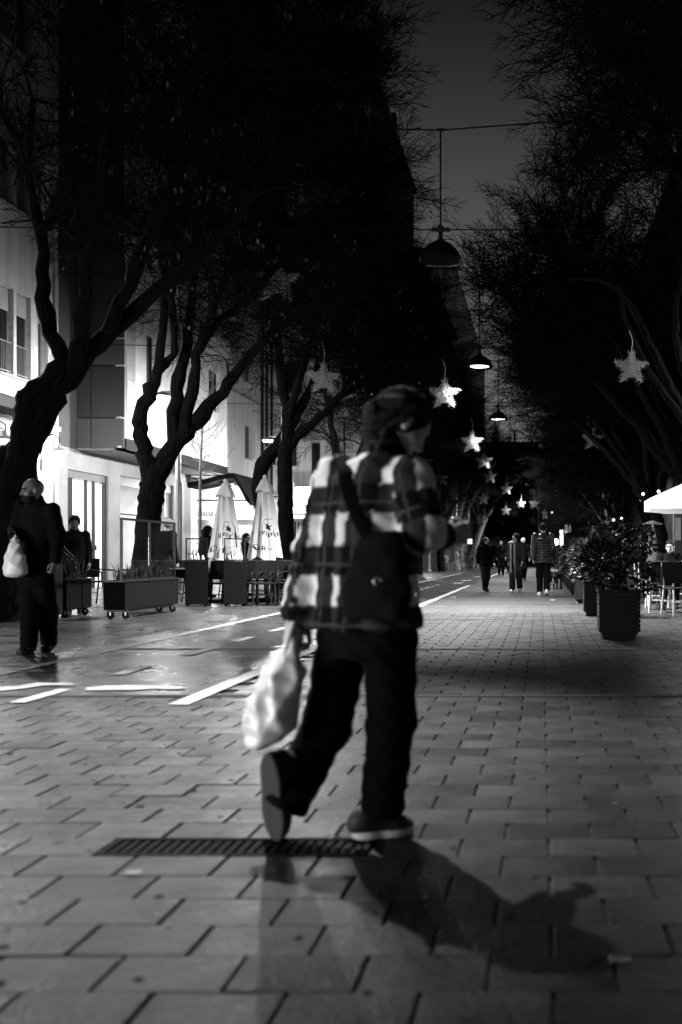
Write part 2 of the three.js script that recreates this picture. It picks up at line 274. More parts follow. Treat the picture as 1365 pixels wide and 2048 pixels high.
// --- old stained apartment house at the near end of the row
{
  const X = -13.6, b = thing('apartment_house', 'stained old apartment house with tall recessed windows above the white lit ground floor', 'building', V(0, 0, 0));
  const cols = [[22.9, 23.7], [24.93, 25.66], [25.81, 26.54]], hs = [], ws = [];
  for (const [a, c] of cols) for (const y of [5.63, 9.95, 14.1]) { hs.push([a, c, y, y + 2.25]); ws.push([a, c, y]); }
  hs.push([26.92, 27.36, 5.86, 7.42], [26.92, 27.36, 10.2, 11.8]);
  part('wall', wallX(X, -10, 27.95, 4.55, 19, hs), wallMat(0.5), b);
  part('wall', wallZ(27.65, -22, -13.9, 0, 19), wallMat(0.3), b);
  const sw = [[-8.4, -5.8], [-5.2, -2.6], [-2, 0.6], [1.2, 3.8]];   // out of view: shop windows placed to light the back of the walker
  part('wall', wallX(X, -10, 27.95, 0, 4.55, [[26.3, 26.85, 0.02, 3.0], ...sw.map(([a, c]) => [a, c, 0.5, 1.75])]), plaster(0.38), b);
  for (const [a, c] of sw) {
    const w = new THREE.Group(); w.name = 'shop_window'; b.add(w);
    part('frame', [span(X - 0.2, X - 0.1, 1.67, 1.75, -c, -a), span(X - 0.2, X - 0.1, 0.5, 0.58, -c, -a), span(X - 0.2, X - 0.1, 0.58, 1.67, -a - 0.07, -a), span(X - 0.2, X - 0.1, 0.58, 1.67, -c, -c + 0.07), span(X - 0.18, X - 0.12, 0.58, 1.67, -(a + c) / 2 - 0.02, -(a + c) / 2 + 0.02)], M.blackMetal, w);
    part('unseen_window_light', span(X - 0.25, X - 0.22, 0.58, 1.67, -c + 0.07, -a - 0.07), glow(1, 2), w);
    const l = new THREE.RectAreaLight(0xffffff, 62, c - a - 0.2, 1.2); l.position.set(X - 0.08, 1.1, -(a + c) / 2); l.lookAt(0, 1.1, -(a + c) / 2); scene.add(l);  // strong light of the unseen window, meant for the walker's back
  }
  for (const [a, c, y] of ws) win(b, 'x', X, a, c, y, y + 2.25, { blind: 0.24, rail: true, sillMat: gray(0.3, 0.8) });
  win(b, 'x', X, 26.92, 27.36, 5.86, 7.42, { shutter: true }); win(b, 'x', X, 26.92, 27.36, 10.2, 11.8, { shutter: true });
  part('door', box(0.05, 2.95, 0.53, X - 0.12, 1.5, -26.575), gray(0.12, 0.5), b);
  part('cornice', [box(0.14, 0.12, 37.9, X + 0.07, 4.55, -8.97), box(0.07, 0.2, 37.9, X + 0.035, 4.42, -8.97)], plaster(0.4), b);
  part('roof', box(8.6, 0.25, 38.4, -17.75, 19.13, -8.9), gray(0.1, 0.9), b);
  part('downpipe', rod(V(X + 0.07, 0, -27.78), V(X + 0.07, 18.9, -27.78), 0.055, 10), gray(0.3, 0.6), b);
  part('moulding', [curveTube([V(X + 0.1, 4.25, -23.2), V(X + 0.28, 4.22, -24.6), V(X + 0.2, 4.02, -25.6), V(X + 0.1, 4.05, -25.2), V(X + 0.16, 4.14, -25.0)], 0.09, 30, 8)], plaster(0.4), b);
  const aw = thing('shop_awning', 'folded black awning cassette with a fringe above the white ground floor wall', 'awning', V(X, 4.75, -24.1));
  part('cassette', rbox(0.5, 0.34, 3.4, 0.26, 0.05, 0, 0.05), M.black, aw);
  part('fringe', (() => { const g = []; for (let z = -1.68; z < 1.7; z += 0.12) g.push(box(0.02, 0.18 + 0.03 * Math.sin(z * 40), 0.1, 0.5, -0.2, z)); return g; })(), M.clothBlack, aw);
  part('arm', [rod(V(0.04, -1.5, -0.9), V(0.45, -0.25, 0.25), 0.05, 6)], M.black, aw);
  for (const [d, label] of [[27.05, 'glowing wall lantern on a curled bracket near the downpipe'], [24.35, 'second wall lantern, unseen behind the leaning trunk, lighting the white wall']]) {  // the second lantern is unseen, placed to light the wall beside it
    const l = thing('wall_lantern', label, 'lantern', V(X, 3.35, -d));
    part('bracket', [curveTube([V(0.02, 0.05, 0), V(0.06, 0.75, 0), V(0.3, 0.95, 0), V(0.5, 0.85, 0), V(0.5, 0.7, 0)], 0.015, 30, 6), box(0.03, 0.3, 0.07, 0.015, 0.12, 0)], M.black, l);
    part('cap', lathe([[0, 0.72], [0.03, 0.7], [0.04, 0.62], [0.09, 0.58], [0.22, 0.5], [0.2, 0.485], [0, 0.5]], 20).translate(0.5, 0, 0), M.greySteel, l);
    part('light_glass', lathe([[0.17, 0.48], [0.1, 0.02], [0.0, 0]], 8).translate(0.5, 0, 0), glow(1, 2.2), l);
    point(CD.lantern, V(X + 0.5, 3.6, -d), 5);
  }
}
// --- modern block: shop below, projecting upper floors
{
  const X = -13.6, XF = -12.19, b = thing('shop_block', 'modern block with pale projecting upper floors over a bright shop front', 'building', V(0, 0, 0));
  const conc = plaster(0.18), pale = plaster(0.75);
  part('wall', wallX(X, 27.96, 38.65, 0, 4.12, [[28.6, 31.3, 0.02, 3.5], [32.15, 35.6, 0.5, 3.6], [35.95, 36.85, 0.5, 3.6]]), conc, b);
  part('wall', wallX(X, 27.96, 29.2, 4.12, 21), gray(0.03, 0.8), b);
  const ups = []; for (const [a, c] of [[30.75, 31.5], [33.2, 33.75], [34.85, 35.4], [36.5, 37.75]]) for (const y of [6.4, 9.9, 13.4, 16.9]) ups.push([a, c, y, y + 1.5]);
  part('wall', wallX(XF, 29.2, 38.65, 4.45, 21, ups), pale, b);
  part('pilaster', [wallX(XF + 0.05, 29.2, 29.8, 4.45, 6.2, [], 0.05), wallX(XF + 0.05, 29.2, 29.8, 6.22, 8, [], 0.05), wallX(XF + 0.05, 29.2, 29.8, 8.02, 10.5, [], 0.05), wallX(XF + 0.05, 29.2, 29.8, 10.52, 21, [], 0.05)], plaster(0.42), b);
  for (const [a, c, y] of ups) win(b, 'x', XF, a, c, y, y + 1.5, { sill: false, frame: M.blackMetal });
  part('soffit', span(X, XF, 4.12, 4.3, -38.65, -29.2), conc, b);
  part('edge_band', [span(XF - 0.3, XF + 0.03, 4.12, 4.45, -38.65, -29.2)], M.black, b);
  part('wall', span(XF - 0.3, -13.2, 4.3, 21, -38.65, -38.35), pale, b);
  part('roof', span(-22, XF + 0.1, 21, 21.2, -38.7, -27.96), gray(0.1, 0.9), b);
  // dark panelled end wall facing down the street
  const pm = gray(0.016, 0.45, { specularIntensity: 0.4 }), pm2 = gray(0.03, 0.42, { specularIntensity: 0.5 }), xs = [[-13.58, -13.2], [-13.17, XF - 0.02]];
  for (const [x0, x1] of xs) for (const [y0, y1, m] of [[4.16, 5.02, pm2], [5.07, 6.55, pm], [6.6, 7.35, pm2], [7.4, 10.4, pm], [10.45, 13.5, pm], [13.55, 16.6, pm], [16.65, 20.95, pm]]) part('panel', rbox(x1 - x0, y1 - y0, 0.06, (x0 + x1) / 2, (y0 + y1) / 2, -29.16, 0.008), m, b);
  part('wall', wallZ(29.2, -13.6, XF - 0.02, 4.3, 21, [], 0.1), M.black, b);
  for (const y of [5.05, 4.2]) part('bracket', rbox(0.12, 0.05, 0.05, -12.33, y, -29.1, 0.01), M.steel, b);
  // shop room behind the openings
  part('interior_wall', [span(-19, -18.9, 0, 4, -38.4, -28), span(-19, -13.9, 0, 4, -28.1, -28.0), span(-19, -13.9, 0, 4, -38.5, -38.4)], plaster(0.75), b);
  part('interior_ceiling', span(-19, -13.9, 3.85, 3.95, -38.4, -28.1), M.white, b);
  part('interior_floor', span(-19, -13.9, -0.05, 0.02, -38.4, -28.1), gray(0.4, 0.4), b);
  part('shelf', [span(-18.8, -18.4, 0.02, 2.3, -35.4, -33), span(-16.4, -15.8, 0.02, 1.0, -35, -32.6), span(-18.8, -18.5, 2.55, 2.75, -37.8, -32)], gray(0.35, 0.6), b);
  // folding door: dark leaf, bright curtained leaves
  const door = new THREE.Group(); door.name = 'door'; b.add(door);
  const z = (d) => -d, dx = X - 0.12;
  part('door_frame', [span(dx - 0.05, dx + 0.05, 3.28, 3.5, z(31.3), z(28.6)), span(dx - 0.05, dx + 0.05, 0.02, 3.28, z(28.68), z(28.6)), span(dx - 0.05, dx + 0.05, 0.02, 3.28, z(31.3), z(31.2)), span(dx - 0.05, dx + 0.05, 0.02, 3.28, z(30.02), z(29.96)), span(dx - 0.05, dx + 0.05, 0.02, 3.28, z(30.52), z(30.48))], M.blackMetal, door);
  part('leaf', span(dx - 0.03, dx + 0.03, 0.02, 3.28, z(29.1), z(28.68)), M.black, door);
  const curtain = (d0, d1) => { const n = Math.round((d1 - d0) / 0.025), g = new THREE.PlaneGeometry(d1 - d0, 3.2, n, 1), p = g.attributes.position; for (let i = 0; i < p.count; i++) p.setZ(i, 0.022 * Math.sin(p.getX(i) * 48) + 0.01 * Math.sin(p.getX(i) * 21)); g.computeVertexNormals(); return g.rotateY(Math.PI / 2).translate(dx - 0.07, 1.65, -(d0 + d1) / 2); };
  const cm = gray(0.85, 0.9, { side: THREE.DoubleSide, transmission: 0.5, thickness: 0 });
  for (const [a, c] of [[29.1, 29.95], [30.03, 30.47], [30.53, 31.2]]) part('curtain', curtain(a, c), cm, door);
  part('door_handle', [rbox(0.05, 0.16, 0.04, dx + 0.08, 1.25, z(30.5), 0.01)], M.black, door);
  // shop windows
  for (const [a, c] of [[32.15, 35.6], [35.95, 36.85]]) {
    const w = new THREE.Group(); w.name = 'shop_window'; b.add(w);
    part('frame', [span(dx - 0.04, dx + 0.04, 3.3, 3.6, z(c), z(a)), span(dx - 0.04, dx + 0.04, 0.5, 0.58, z(c), z(a)), span(dx - 0.04, dx + 0.04, 0.58, 3.3, z(a + 0.07), z(a)), span(dx - 0.04, dx + 0.04, 0.58, 3.3, z(c), z(c - 0.07)), span(dx - 0.03, dx + 0.03, 2.35, 2.4, z(c - 0.07), z(a + 0.07))], M.blackMetal, w);
    part('pane', [span(dx - 0.006, dx + 0.006, 0.58, 2.35, z(c - 0.07), z(a + 0.07)), span(dx - 0.006, dx + 0.006, 2.4, 3.3, z(c - 0.07), z(a + 0.07))], M.glass, w);
    part('sill', span(X - 0.1, X + 0.08, 0.44, 0.495, z(c + 0.05), z(a - 0.05)), gray(0.3, 0.7), w);
  }
  for (const [x, d] of [[-15.2, 29.6], [-15.2, 31.2], [-15.4, 33.2], [-15.4, 35.4], [-17.2, 34.2], [-17.2, 30.2]]) {
    const l = thing('unseen_ceiling_light', 'unseen ceiling light in the bright shop ' + (x < -16 ? 'towards its back' : 'behind its glass') + (d < 30 ? ' nearest the old house' : d < 32 ? ' by the folding door' : d < 34.5 ? ' at the wide window' : ' at the far narrow window'), 'ceiling light', V(x, 3.84, -d), 0, 'shop ceiling lights');
    part('light_panel', rbox(0.6, 0.04, 0.6, 0, -0.02, 0, 0.01), glow(1, 1.6), l);
    const a = new THREE.RectAreaLight(0xffffff, 170, 0.55, 0.55); a.position.set(x, 3.78, -d); a.lookAt(x, 0, -d); scene.add(a);  // unseen lamps, strong enough to brighten the curtains and shop windows
  }
}
// --- grey apartment block with shutters behind the cafe
{
  const X = -13.6, b = thing('apartment_block', 'grey apartment block with shuttered windows rising behind the cafe awning', 'building', V(0, 0, 0));
  const hs = []; for (const [a, c] of [[41.2, 42.3], [45.7, 46.8]]) for (const y of [5.5, 9, 12.5, 16]) hs.push([a, c, y, y + 1.6]);
  part('wall', wallX(X, 38.66, 49.0, 0, 21, hs), wallMat(0.62), b);
  for (const [a, c, y] of hs) win(b, 'x', X, a, c, y, y + 1.6, { shutter: true, sill: true });
  part('roof', span(-20, X + 0.2, 21, 21.25, -49, -38.7), gray(0.1, 0.9), b);
  part('downpipe', rod(V(X + 0.08, 0, -48.3), V(X + 0.08, 21, -48.3), 0.06, 8), M.black, b);
  part('pipe_run', [rod(V(X + 0.05, 4.6, -40), V(X + 0.05, 4.6, -48), 0.03, 6), rod(V(X + 0.05, 8.3, -39.5), V(X + 0.05, 8.3, -48), 0.02, 6)], M.black, b);
}
// --- cafe: bright room behind the dark folding canopy, with its sign
{
  const d = 39.5, c = thing('cafe_kiosk', 'low cafe building with a dark edged canopy over a pale sign board', 'cafe building', V(0, 0, -d));
  const s = F / d, X = (px) => (px - CX) / s, Y = (py) => EYE + (CY - py) / s, pm = plaster(0.42);
  part('wall', [box(X(516) - X(441), Y(1041), 0.2, (X(516) + X(441)) / 2, Y(1041) / 2, -0.1), box(0.2, Y(1041), 5, X(516) - 0.1, Y(1041) / 2, -2.7), box(X(516) - X(366), 0.6, 0.15, (X(516) + X(366)) / 2, 0.3, -0.1)].map((g) => g), pm, c);
  part('wall', [box(0.15, 3.4, 5, X(360), 1.7, -2.6), box(X(516) - X(360), 3.4, 0.15, (X(516) + X(360)) / 2, 1.7, -5.2)], plaster(0.8), c);
  part('sign_board', rbox(X(510) - X(366), Y(1002) - Y(1041), 0.12, (X(510) + X(366)) / 2, (Y(1002) + Y(1041)) / 2, 0.08, 0.015), plaster(0.46), c);
  const lettering = canvasMap(1024, 256, (g, w, h) => {
    g.fillStyle = '#b9b9b9'; g.fillRect(0, 0, w, h); g.fillStyle = '#0a0a0a';
    g.save(); g.translate(10, 196); g.transform(1, 0, -0.36, 1, 36, 0); g.font = '150px sans-serif'; g.lineWidth = 7; g.strokeStyle = '#0a0a0a';
    g.beginPath(); g.moveTo(-10, 14); g.quadraticCurveTo(60, 10, 108, -150); g.lineTo(112, 24); g.moveTo(0, -30); g.quadraticCurveTo(60, -66, 150, -46); g.stroke(); g.lineWidth = 15; g.beginPath(); g.moveTo(20, -8); g.lineTo(106, -150); g.lineTo(116, 18); g.stroke();
    g.font = 'italic 108px serif'; g.lineWidth = 4; g.fillText('kassoa', 128, 2); g.strokeText('kassoa', 128, 2); g.restore();
    g.font = 'bold 44px monospace'; g.fillText('expert', 508, 190); g.fillText('shop', 862, 196);
  });
  part('lettering', new THREE.PlaneGeometry((X(488) - X(366)), Y(1005) - Y(1040)).translate((X(488) + X(366)) / 2, (Y(1005) + Y(1040)) / 2, 0.145), new THREE.MeshStandardMaterial({ map: lettering, roughness: 0.7 }), c);
  // canopy: dark ridge edge rising to the street, then falling to the eave
  const prof = [[368, 978], [400, 972], [430, 966], [460, 958], [487, 954], [500, 974], [512, 996], [519, 1006]].map(([x, y]) => [X(x), Y(y)]);
  const sh = new THREE.Shape(); prof.forEach(([x, y], i) => (i ? sh.lineTo(x, y + 0.04) : sh.moveTo(x, y + 0.04))); [...prof].reverse().forEach(([x, y], i) => sh.lineTo(x - 0.02, y - 0.12 - 0.02 * (i % 2)));
  part('canopy', new THREE.ExtrudeGeometry(sh, { depth: 2.6, bevelEnabled: true, bevelSize: 0.02, bevelThickness: 0.02, bevelSegments: 1 }).translate(0, 0, -1.4), M.clothBlack, c);
  const sof = new THREE.Shape(); sof.moveTo(X(368), Y(1001)); sof.lineTo(X(510), Y(1001)); sof.lineTo(X(486), Y(961)); sof.lineTo(X(430), Y(972)); sof.lineTo(X(368), Y(984));
  part('gable_panel', new THREE.ExtrudeGeometry(sof, { depth: 0.06, bevelEnabled: false }).translate(0, 0, -0.3), plaster(0.4), c);
  part('canopy_box', [rbox(0.18, 0.12, 0.3, X(478), Y(969), 0.2, 0.02), box(X(512) - X(366), 0.04, 0.05, (X(512) + X(366)) / 2, Y(1001), 0.16)], M.black, c);
  part('counter', rbox(X(438) - X(372), 1.05, 0.5, (X(438) + X(372)) / 2, 0.52, -1.2, 0.02), gray(0.5, 0.5), c);
  const l = thing('unseen_ceiling_light', 'unseen ceiling light brightening the cafe room behind its counter', 'ceiling light', V(X(405), 3.25, -d - 2.4));
  part('light_panel', rbox(1.2, 0.05, 0.6, 0, 0, 0, 0.01), glow(1, 1.5), l);
  const a = new THREE.RectAreaLight(0xffffff, 150, 1.1, 0.55); a.position.set(X(405), 3.2, -d - 2.4); a.lookAt(X(405), 0, -d - 2.4); scene.add(a);  // unseen lamp, placed to brighten the cafe room
  const dl = thing('unseen_canopy_lamp', 'small unseen lamp under the dark cafe canopy, lighting the sign board', 'lamp', V(X(470), Y(975), -d + 0.95)); part('lamp_body', rbox(0.3, 0.1, 0.2, 0, 0, 0, 0.02), M.greySteel, dl); part('light_lens', box(0.24, 0.03, 0.14, 0, -0.065, 0), glow(1, 3), dl);
  point(26, V(X(470), Y(975) - 0.14, -d + 1.0), 4);  // unseen lamp under the canopy, placed to light the sign board
}
// --- end walls stepping forward into the street
{
  const d = 49, x1 = -8.44, b = thing('corner_building', 'tall corner building with a brightly lit shop front at its foot', 'building', V(0, 0, 0));
  const s = F / d, X = (px) => (px - CX) / s, Y = (py) => EYE + (CY - py) / s, hs = [[X(580), X(594), Y(932), Y(880)], [X(624), X(641), Y(948), Y(885)], [X(546), X(552), Y(930), Y(885)]];
  for (const y of [9, 12.5, 16, 19.5]) for (const x of [-12.6, -11.2, -9.8]) hs.push([x, x + 0.8, y, y + 1.6]);
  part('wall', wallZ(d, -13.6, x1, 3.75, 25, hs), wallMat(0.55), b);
  for (const [x0, xx, y0, y1] of hs) win(b, 'z', d, x0, xx, y0, y1, { frame: M.blackMetal });
  part('wall', wallZ(d, -13.6, x1, 0, 3.75, [[X(574), X(605), 0.02, 2.7], [X(612), X(690), 0.5, 2.7]]), plaster(0.6), b);
  part('wall', wallX(x1, d + 0.31, 66, 0, 25), wallMat(0.04), b);  // shade put into the colour: this side far darker than the front
  part('roof', span(-20, x1 + 0.2, 25, 25.3, -66, -d), gray(0.08, 0.9), b);
  part('roof_unit', [span(-10, -8.9, 25.3, 26.6, -54, -52), span(-9.4, -8.6, 25.3, 27.2, -59.5, -58.8), span(-11, -9, 25.3, 26.2, -65, -61), rod(V(-8.9, 25.3, -50), V(-8.9, 27.6, -50), 0.04, 5), rod(V(-9.2, 25.3, -62), V(-9.2, 28.2, -62), 0.04, 5), rod(V(-9.2, 27.6, -61.5), V(-9.2, 27.6, -62.6), 0.03, 5), span(-12, -10.6, 25.3, 27, -51, -49.5)], M.black, b);
  part('balcony', [span(x1, x1 + 0.9, 8.8, 9, -58, -53), span(x1, x1 + 0.9, 12.4, 12.6, -58, -53), span(x1, x1 + 0.9, 16, 16.2, -58, -53)], gray(0.1, 0.8), b);
  for (const x of [X(545), X(523) + 0.3]) part('downpipe', rod(V(x, 0, -d + 0.08), V(x, 24, -d + 0.08), 0.06, 8), M.black, b);
  const fas = new THREE.Group(); fas.name = 'fascia'; b.add(fas);
  for (const [y, h] of [[3.5, 0.16], [3.3, 0.1], [3.12, 0.12], [2.9, 0.18]]) part('fascia_strip', rbox(X(690) - X(576), h, 0.12 + (3.6 - y) * 0.25, (X(690) + X(576)) / 2, y, -d + 0.08, 0.02), M.white, fas);
  part('door', [span(X(574), X(605), 0.02, 2.7, -d - 0.2, -d - 0.15)], gray(0.4, 0.5), b);
  for (const px of [576, 583, 590, 597, 604]) part('door_bar', box(0.06, 2.65, 0.05, X(px), 1.35, -d - 0.12), M.black, b);
  part('shop_window_pane', span(X(612), X(690), 0.5, 2.7, -d - 0.2, -d - 0.18), glow(0.8, 0.5), b);
  const sg = thing('light_box_sign', 'glowing square light box sign over the corner shop front', 'sign', V(X(609), 3.95, -d + 0.3));
  part('case', [rbox(0.95, 0.95, 0.14, 0, 0, 0, 0.02)], M.greySteel, sg); part('light_face', rbox(0.86, 0.86, 0.05, 0, 0, 0.08, 0.02), glow(1, 3), sg); part('bracket', [box(1.3, 0.06, 0.05, -0.9, -0.05, 0), box(0.06, 0.06, 0.4, 0, 0, -0.2)], M.black, sg);
  const a = new THREE.RectAreaLight(0xffffff, 14, 0.86, 0.86); a.position.set(X(609), 3.95, -d + 0.46); a.lookAt(X(609), 3.95, 0); scene.add(a);
  point(16, V(X(609), 3.6, -d + 0.75), 5);
}
{
  const b = thing('gabled_house', 'dark house with a sloping roof edge behind the corner building', 'building', V(0, 0, 0));
  part('wall', [wallZ(68, -12, -7.1, 0, 18.3), wallX(-7.1, 68.31, 80, 0, 18.3)], wallMat(0.08), b);
  const sh = new THREE.Shape([new THREE.Vector2(-12.5, 18.3), new THREE.Vector2(-6.6, 18.3), new THREE.Vector2(-7.15, 19.5), new THREE.Vector2(-12.5, 19.5)]);
  part('roof', new THREE.ExtrudeGeometry(sh, { depth: 12.2, bevelEnabled: false }).translate(0, 0, -80), gray(0.05, 0.9), b);
  for (const y of [6, 10, 14]) win(b, 'z', 68 - 0.02, -9.6, -8.6, y, y + 1.7, {});
}
{
  const b = thing('pale_tower', 'pale tall house with a roof terrace and chimney behind the first pendant lamp', 'building', V(0, 0, 0));
  part('wall', [wallZ(82, -11.5, -6.9, 0, 24.6), wallX(-6.9, 82.31, 122, 0, 24.6)], plaster(0.6), b);
  part('chimney', [box(0.75, 1.7, 0.8, -10.1, 25.5, -84), box(0.5, 0.5, 0.5, -10.1, 26.6, -84), box(0.9, 3.2, 0.9, -11.9, 26, -83)], plaster(0.4), b);
  const pg = [box(3.6, 0.14, 2.6, -10.6, 27, -85.5), box(3.6, 0.1, 0.1, -10.6, 26.2, -84.3)]; for (const x of [-12.3, -11, -9.2, -8.9]) pg.push(box(0.08, 2.4, 0.08, x, 25.8, -84.3));
  part('pergola', pg, gray(0.05, 0.8), b);
  part('coping', box(4.9, 0.2, 0.5, -9.2, 24.7, -82.1), gray(0.2, 0.8), b);
}
{
  const b = thing('dark_terrace', 'dark house front closing the street behind the far stars', 'building', V(0, 0, 0));
  part('wall', wallZ(150, -30, -0.45, 0, 17.6, [], 6), wallMat(0.05), b);
  part('roof', [box(30, 0.5, 7, -15.3, 17.9, -153), box(1, 1, 1, -7, 18.6, -152), box(0.3, 2, 0.3, -4, 19, -151), box(0.2, 2.6, 0.2, -1.6, 19.2, -151)], gray(0.03, 0.9), b);
  const h = thing('pale_house', 'narrow pale house front at the far end beside the dark terrace', 'building', V(0, 0, 0));
  part('wall', wallZ(149, -0.4, 6.9, 0, 16.6, [], 6), wallMat(0.55), h); part('roof', box(7.6, 0.4, 7, 3.3, 16.8, -152), gray(0.05, 0.9), h);
  for (const y of [3.5, 6.5, 9.5, 12.5]) for (const x of [0.6, 2.4, 4.2]) win(h, 'z', 149, x, x + 1, y, y + 1.7, {});
  const g = thing('gable_roof_house', 'dark gabled house under the third pendant lamp', 'building', V(0, 0, 0));
  const sh = new THREE.Shape([new THREE.Vector2(-10, 0), new THREE.Vector2(-5.6, 0), new THREE.Vector2(-5.6, 12.5), new THREE.Vector2(-7.2, 14.3), new THREE.Vector2(-10, 14.3)]);
  part('wall', new THREE.ExtrudeGeometry(sh, { depth: 20, bevelEnabled: false }).translate(0, 0, -145), wallMat(0.05), g);
  part('roof', box(2.6, 0.2, 20.6, 0, 0, 0).rotateZ(-0.85).translate(-6.3, 13.5, -135), gray(0.03, 0.9), g);
}
{ // the cafe side of the street
  const X = 7.5, b = thing('terrace_building', 'unlit building behind the trees on the terrace side of the street', 'building', V(0, 0, 0)), hs = [];
  for (let d = 22; d < 118; d += 4.2) for (const y of [4.6, 8.2, 11.8, 15.4]) hs.push([d, d + 1.2, y, y + 1.9]);
  part('wall', holed(-124, -6, 0, 22, hs.map(([a, c, y, t]) => [-c, -a, y, t]), 0.3).rotateY(-Math.PI / 2).translate(X + 0.3, 0, 0), wallMat(0.06), b);
  for (const [a, c, y] of hs) { const w = new THREE.Group(); w.name = 'window'; b.add(w); part('pane', span(X + 0.15, X + 0.17, y, y + 1.9, -c, -a), M.darkGlass, w); part('sill', span(X - 0.1, X + 0.1, y - 0.06, y - 0.003, -c - 0.05, -a + 0.05), gray(0.08, 0.8), w); }
  part('roof', span(X - 0.4, X + 12, 22, 22.3, -124, -6), gray(0.04, 0.9), b);
  part('wall', span(X + 0.3, X + 12, 0, 22, -124, -123.7), wallMat(0.06), b);
}
// ---------------------------------------------------------------- street lamps on poles
function lampPole(d, x, label, top, lit, side = -1, hy = 4.52, share = 0.15) {
  const g = thing('lamp_post', label, 'street lamp', V(x, 0, -d), 0, 'lamp posts along the street');
  part('pole', lathe([[0.16, 0], [0.16, 0.06], [0.1, 0.1], [0.1, 2.9], [0.085, 2.93], [0.07, 2.98], [0.065, 5.5], [0.055, top], [0, top + 0.02]], 18), M.steel, g);
  part('arm', [rbox(0.5, 0.07, 0.07, side * 0.2, hy + 0.1, 0, 0.02)], M.greySteel, g);
  part('lamp_head', lathe([[0, 0.1], [0.1, 0.095], [0.22, 0.05], [0.24, 0.0], [0.22, 0.0], [0, 0.02]], 24).translate(side * 0.42, hy, 0), M.greySteel, g);
  part('light_disc', lathe([[0, 0], [0.19, 0.0], [0.19, 0.03], [0, 0.03]], 24).translate(side * 0.42, hy - 0.035, 0), glow(1, lit ? 9 : 0.5), g);
  if (lit) { const p = V(x + side * 0.42, hy - 0.08, -d); spot(lit, p, 1.4, 0.8, 6, p.clone().add(V(side * 3, -1.1, 0))); point(lit * share, p, 5); }
  return g;
}
lampPole(26, -9.48, 'steel lamp post lit in front of the pale projecting floors', 9.6, CD.pole, -1, 5.17);
lampPole(17.5, -10.0, 'unseen lamp post beyond the edge of the view, lighting the old stained house', 9.6, CD.pole, -1, 5.17, 0.32);  // out of view, placed to light the house front and closed parasols
lampPole(30.3, -7.85, 'lamp post with a glowing head beside the third trunk', 6.2, CD.pole * 0.6, -1, 4.52, 2.2);
lampPole(38.8, -7.7, 'lamp post hidden behind the closed white parasols and the walker', 6.2, CD.pole * 0.9);
lampPole(64, -7.2, 'far lamp post beyond the corner shop front', 6.2, CD.pole);
lampPole(79, -7.3, 'small far lamp post beside the pale lit trunk', 6.2, CD.pole * 1.3);
lampPole(16.5, 5.1, 'unseen lamp post out of view, lighting the terrace tables', 6.2, CD.terrace, -1);  // out of view, placed to light the tables, chairs and parasol
lampPole(27, 5.6, 'second unseen lamp post, out of view, lighting the back of the terrace', 6.2, CD.terrace * 0.5, -1);  // out of view, lights the rear of the terrace
lampPole(60, 4.9, 'distant lamp post on the terrace side', 6.2, CD.pole * 1.2, -1);

// ---------------------------------------------------------------- pendant lamps on wires across the street
const dishGeo = lathe([[0.05, 0.36], [0.09, 0.34], [0.2, 0.28], [0.31, 0.17], [0.37, 0.05], [0.385, 0], [0.37, 0.0], [0.35, 0.05], [0.29, 0.155], [0.19, 0.25], [0.08, 0.3], [0, 0.31]], 32);
const dishMat = gray(0.004, 0.7, { specularIntensity: 0.12 });
const lampSpots = [[6.85, -2.3, 6.5, 'near'], [18, -1.82, 6.35, 'p18'], [28.5, -1.76, 6.4, 'pendant'], [39.5, -1.7, 6.4, 'pendant'], [50.5, -1.6, 6.4, 'pendant'], [61.5, -1.5, 6.4, 'pendant'], [72.5, -1.3, 6.4, 'pendant'], [83.5, -0.9, 6.4, 'pendant']];  // the last four are unseen lamps, placed to light the far stars
const ordinal = ['first', 'second', 'third', 'fourth', 'fifth', 'sixth', 'seventh', 'eighth', 'ninth', 'tenth', 'eleventh', 'twelfth'];
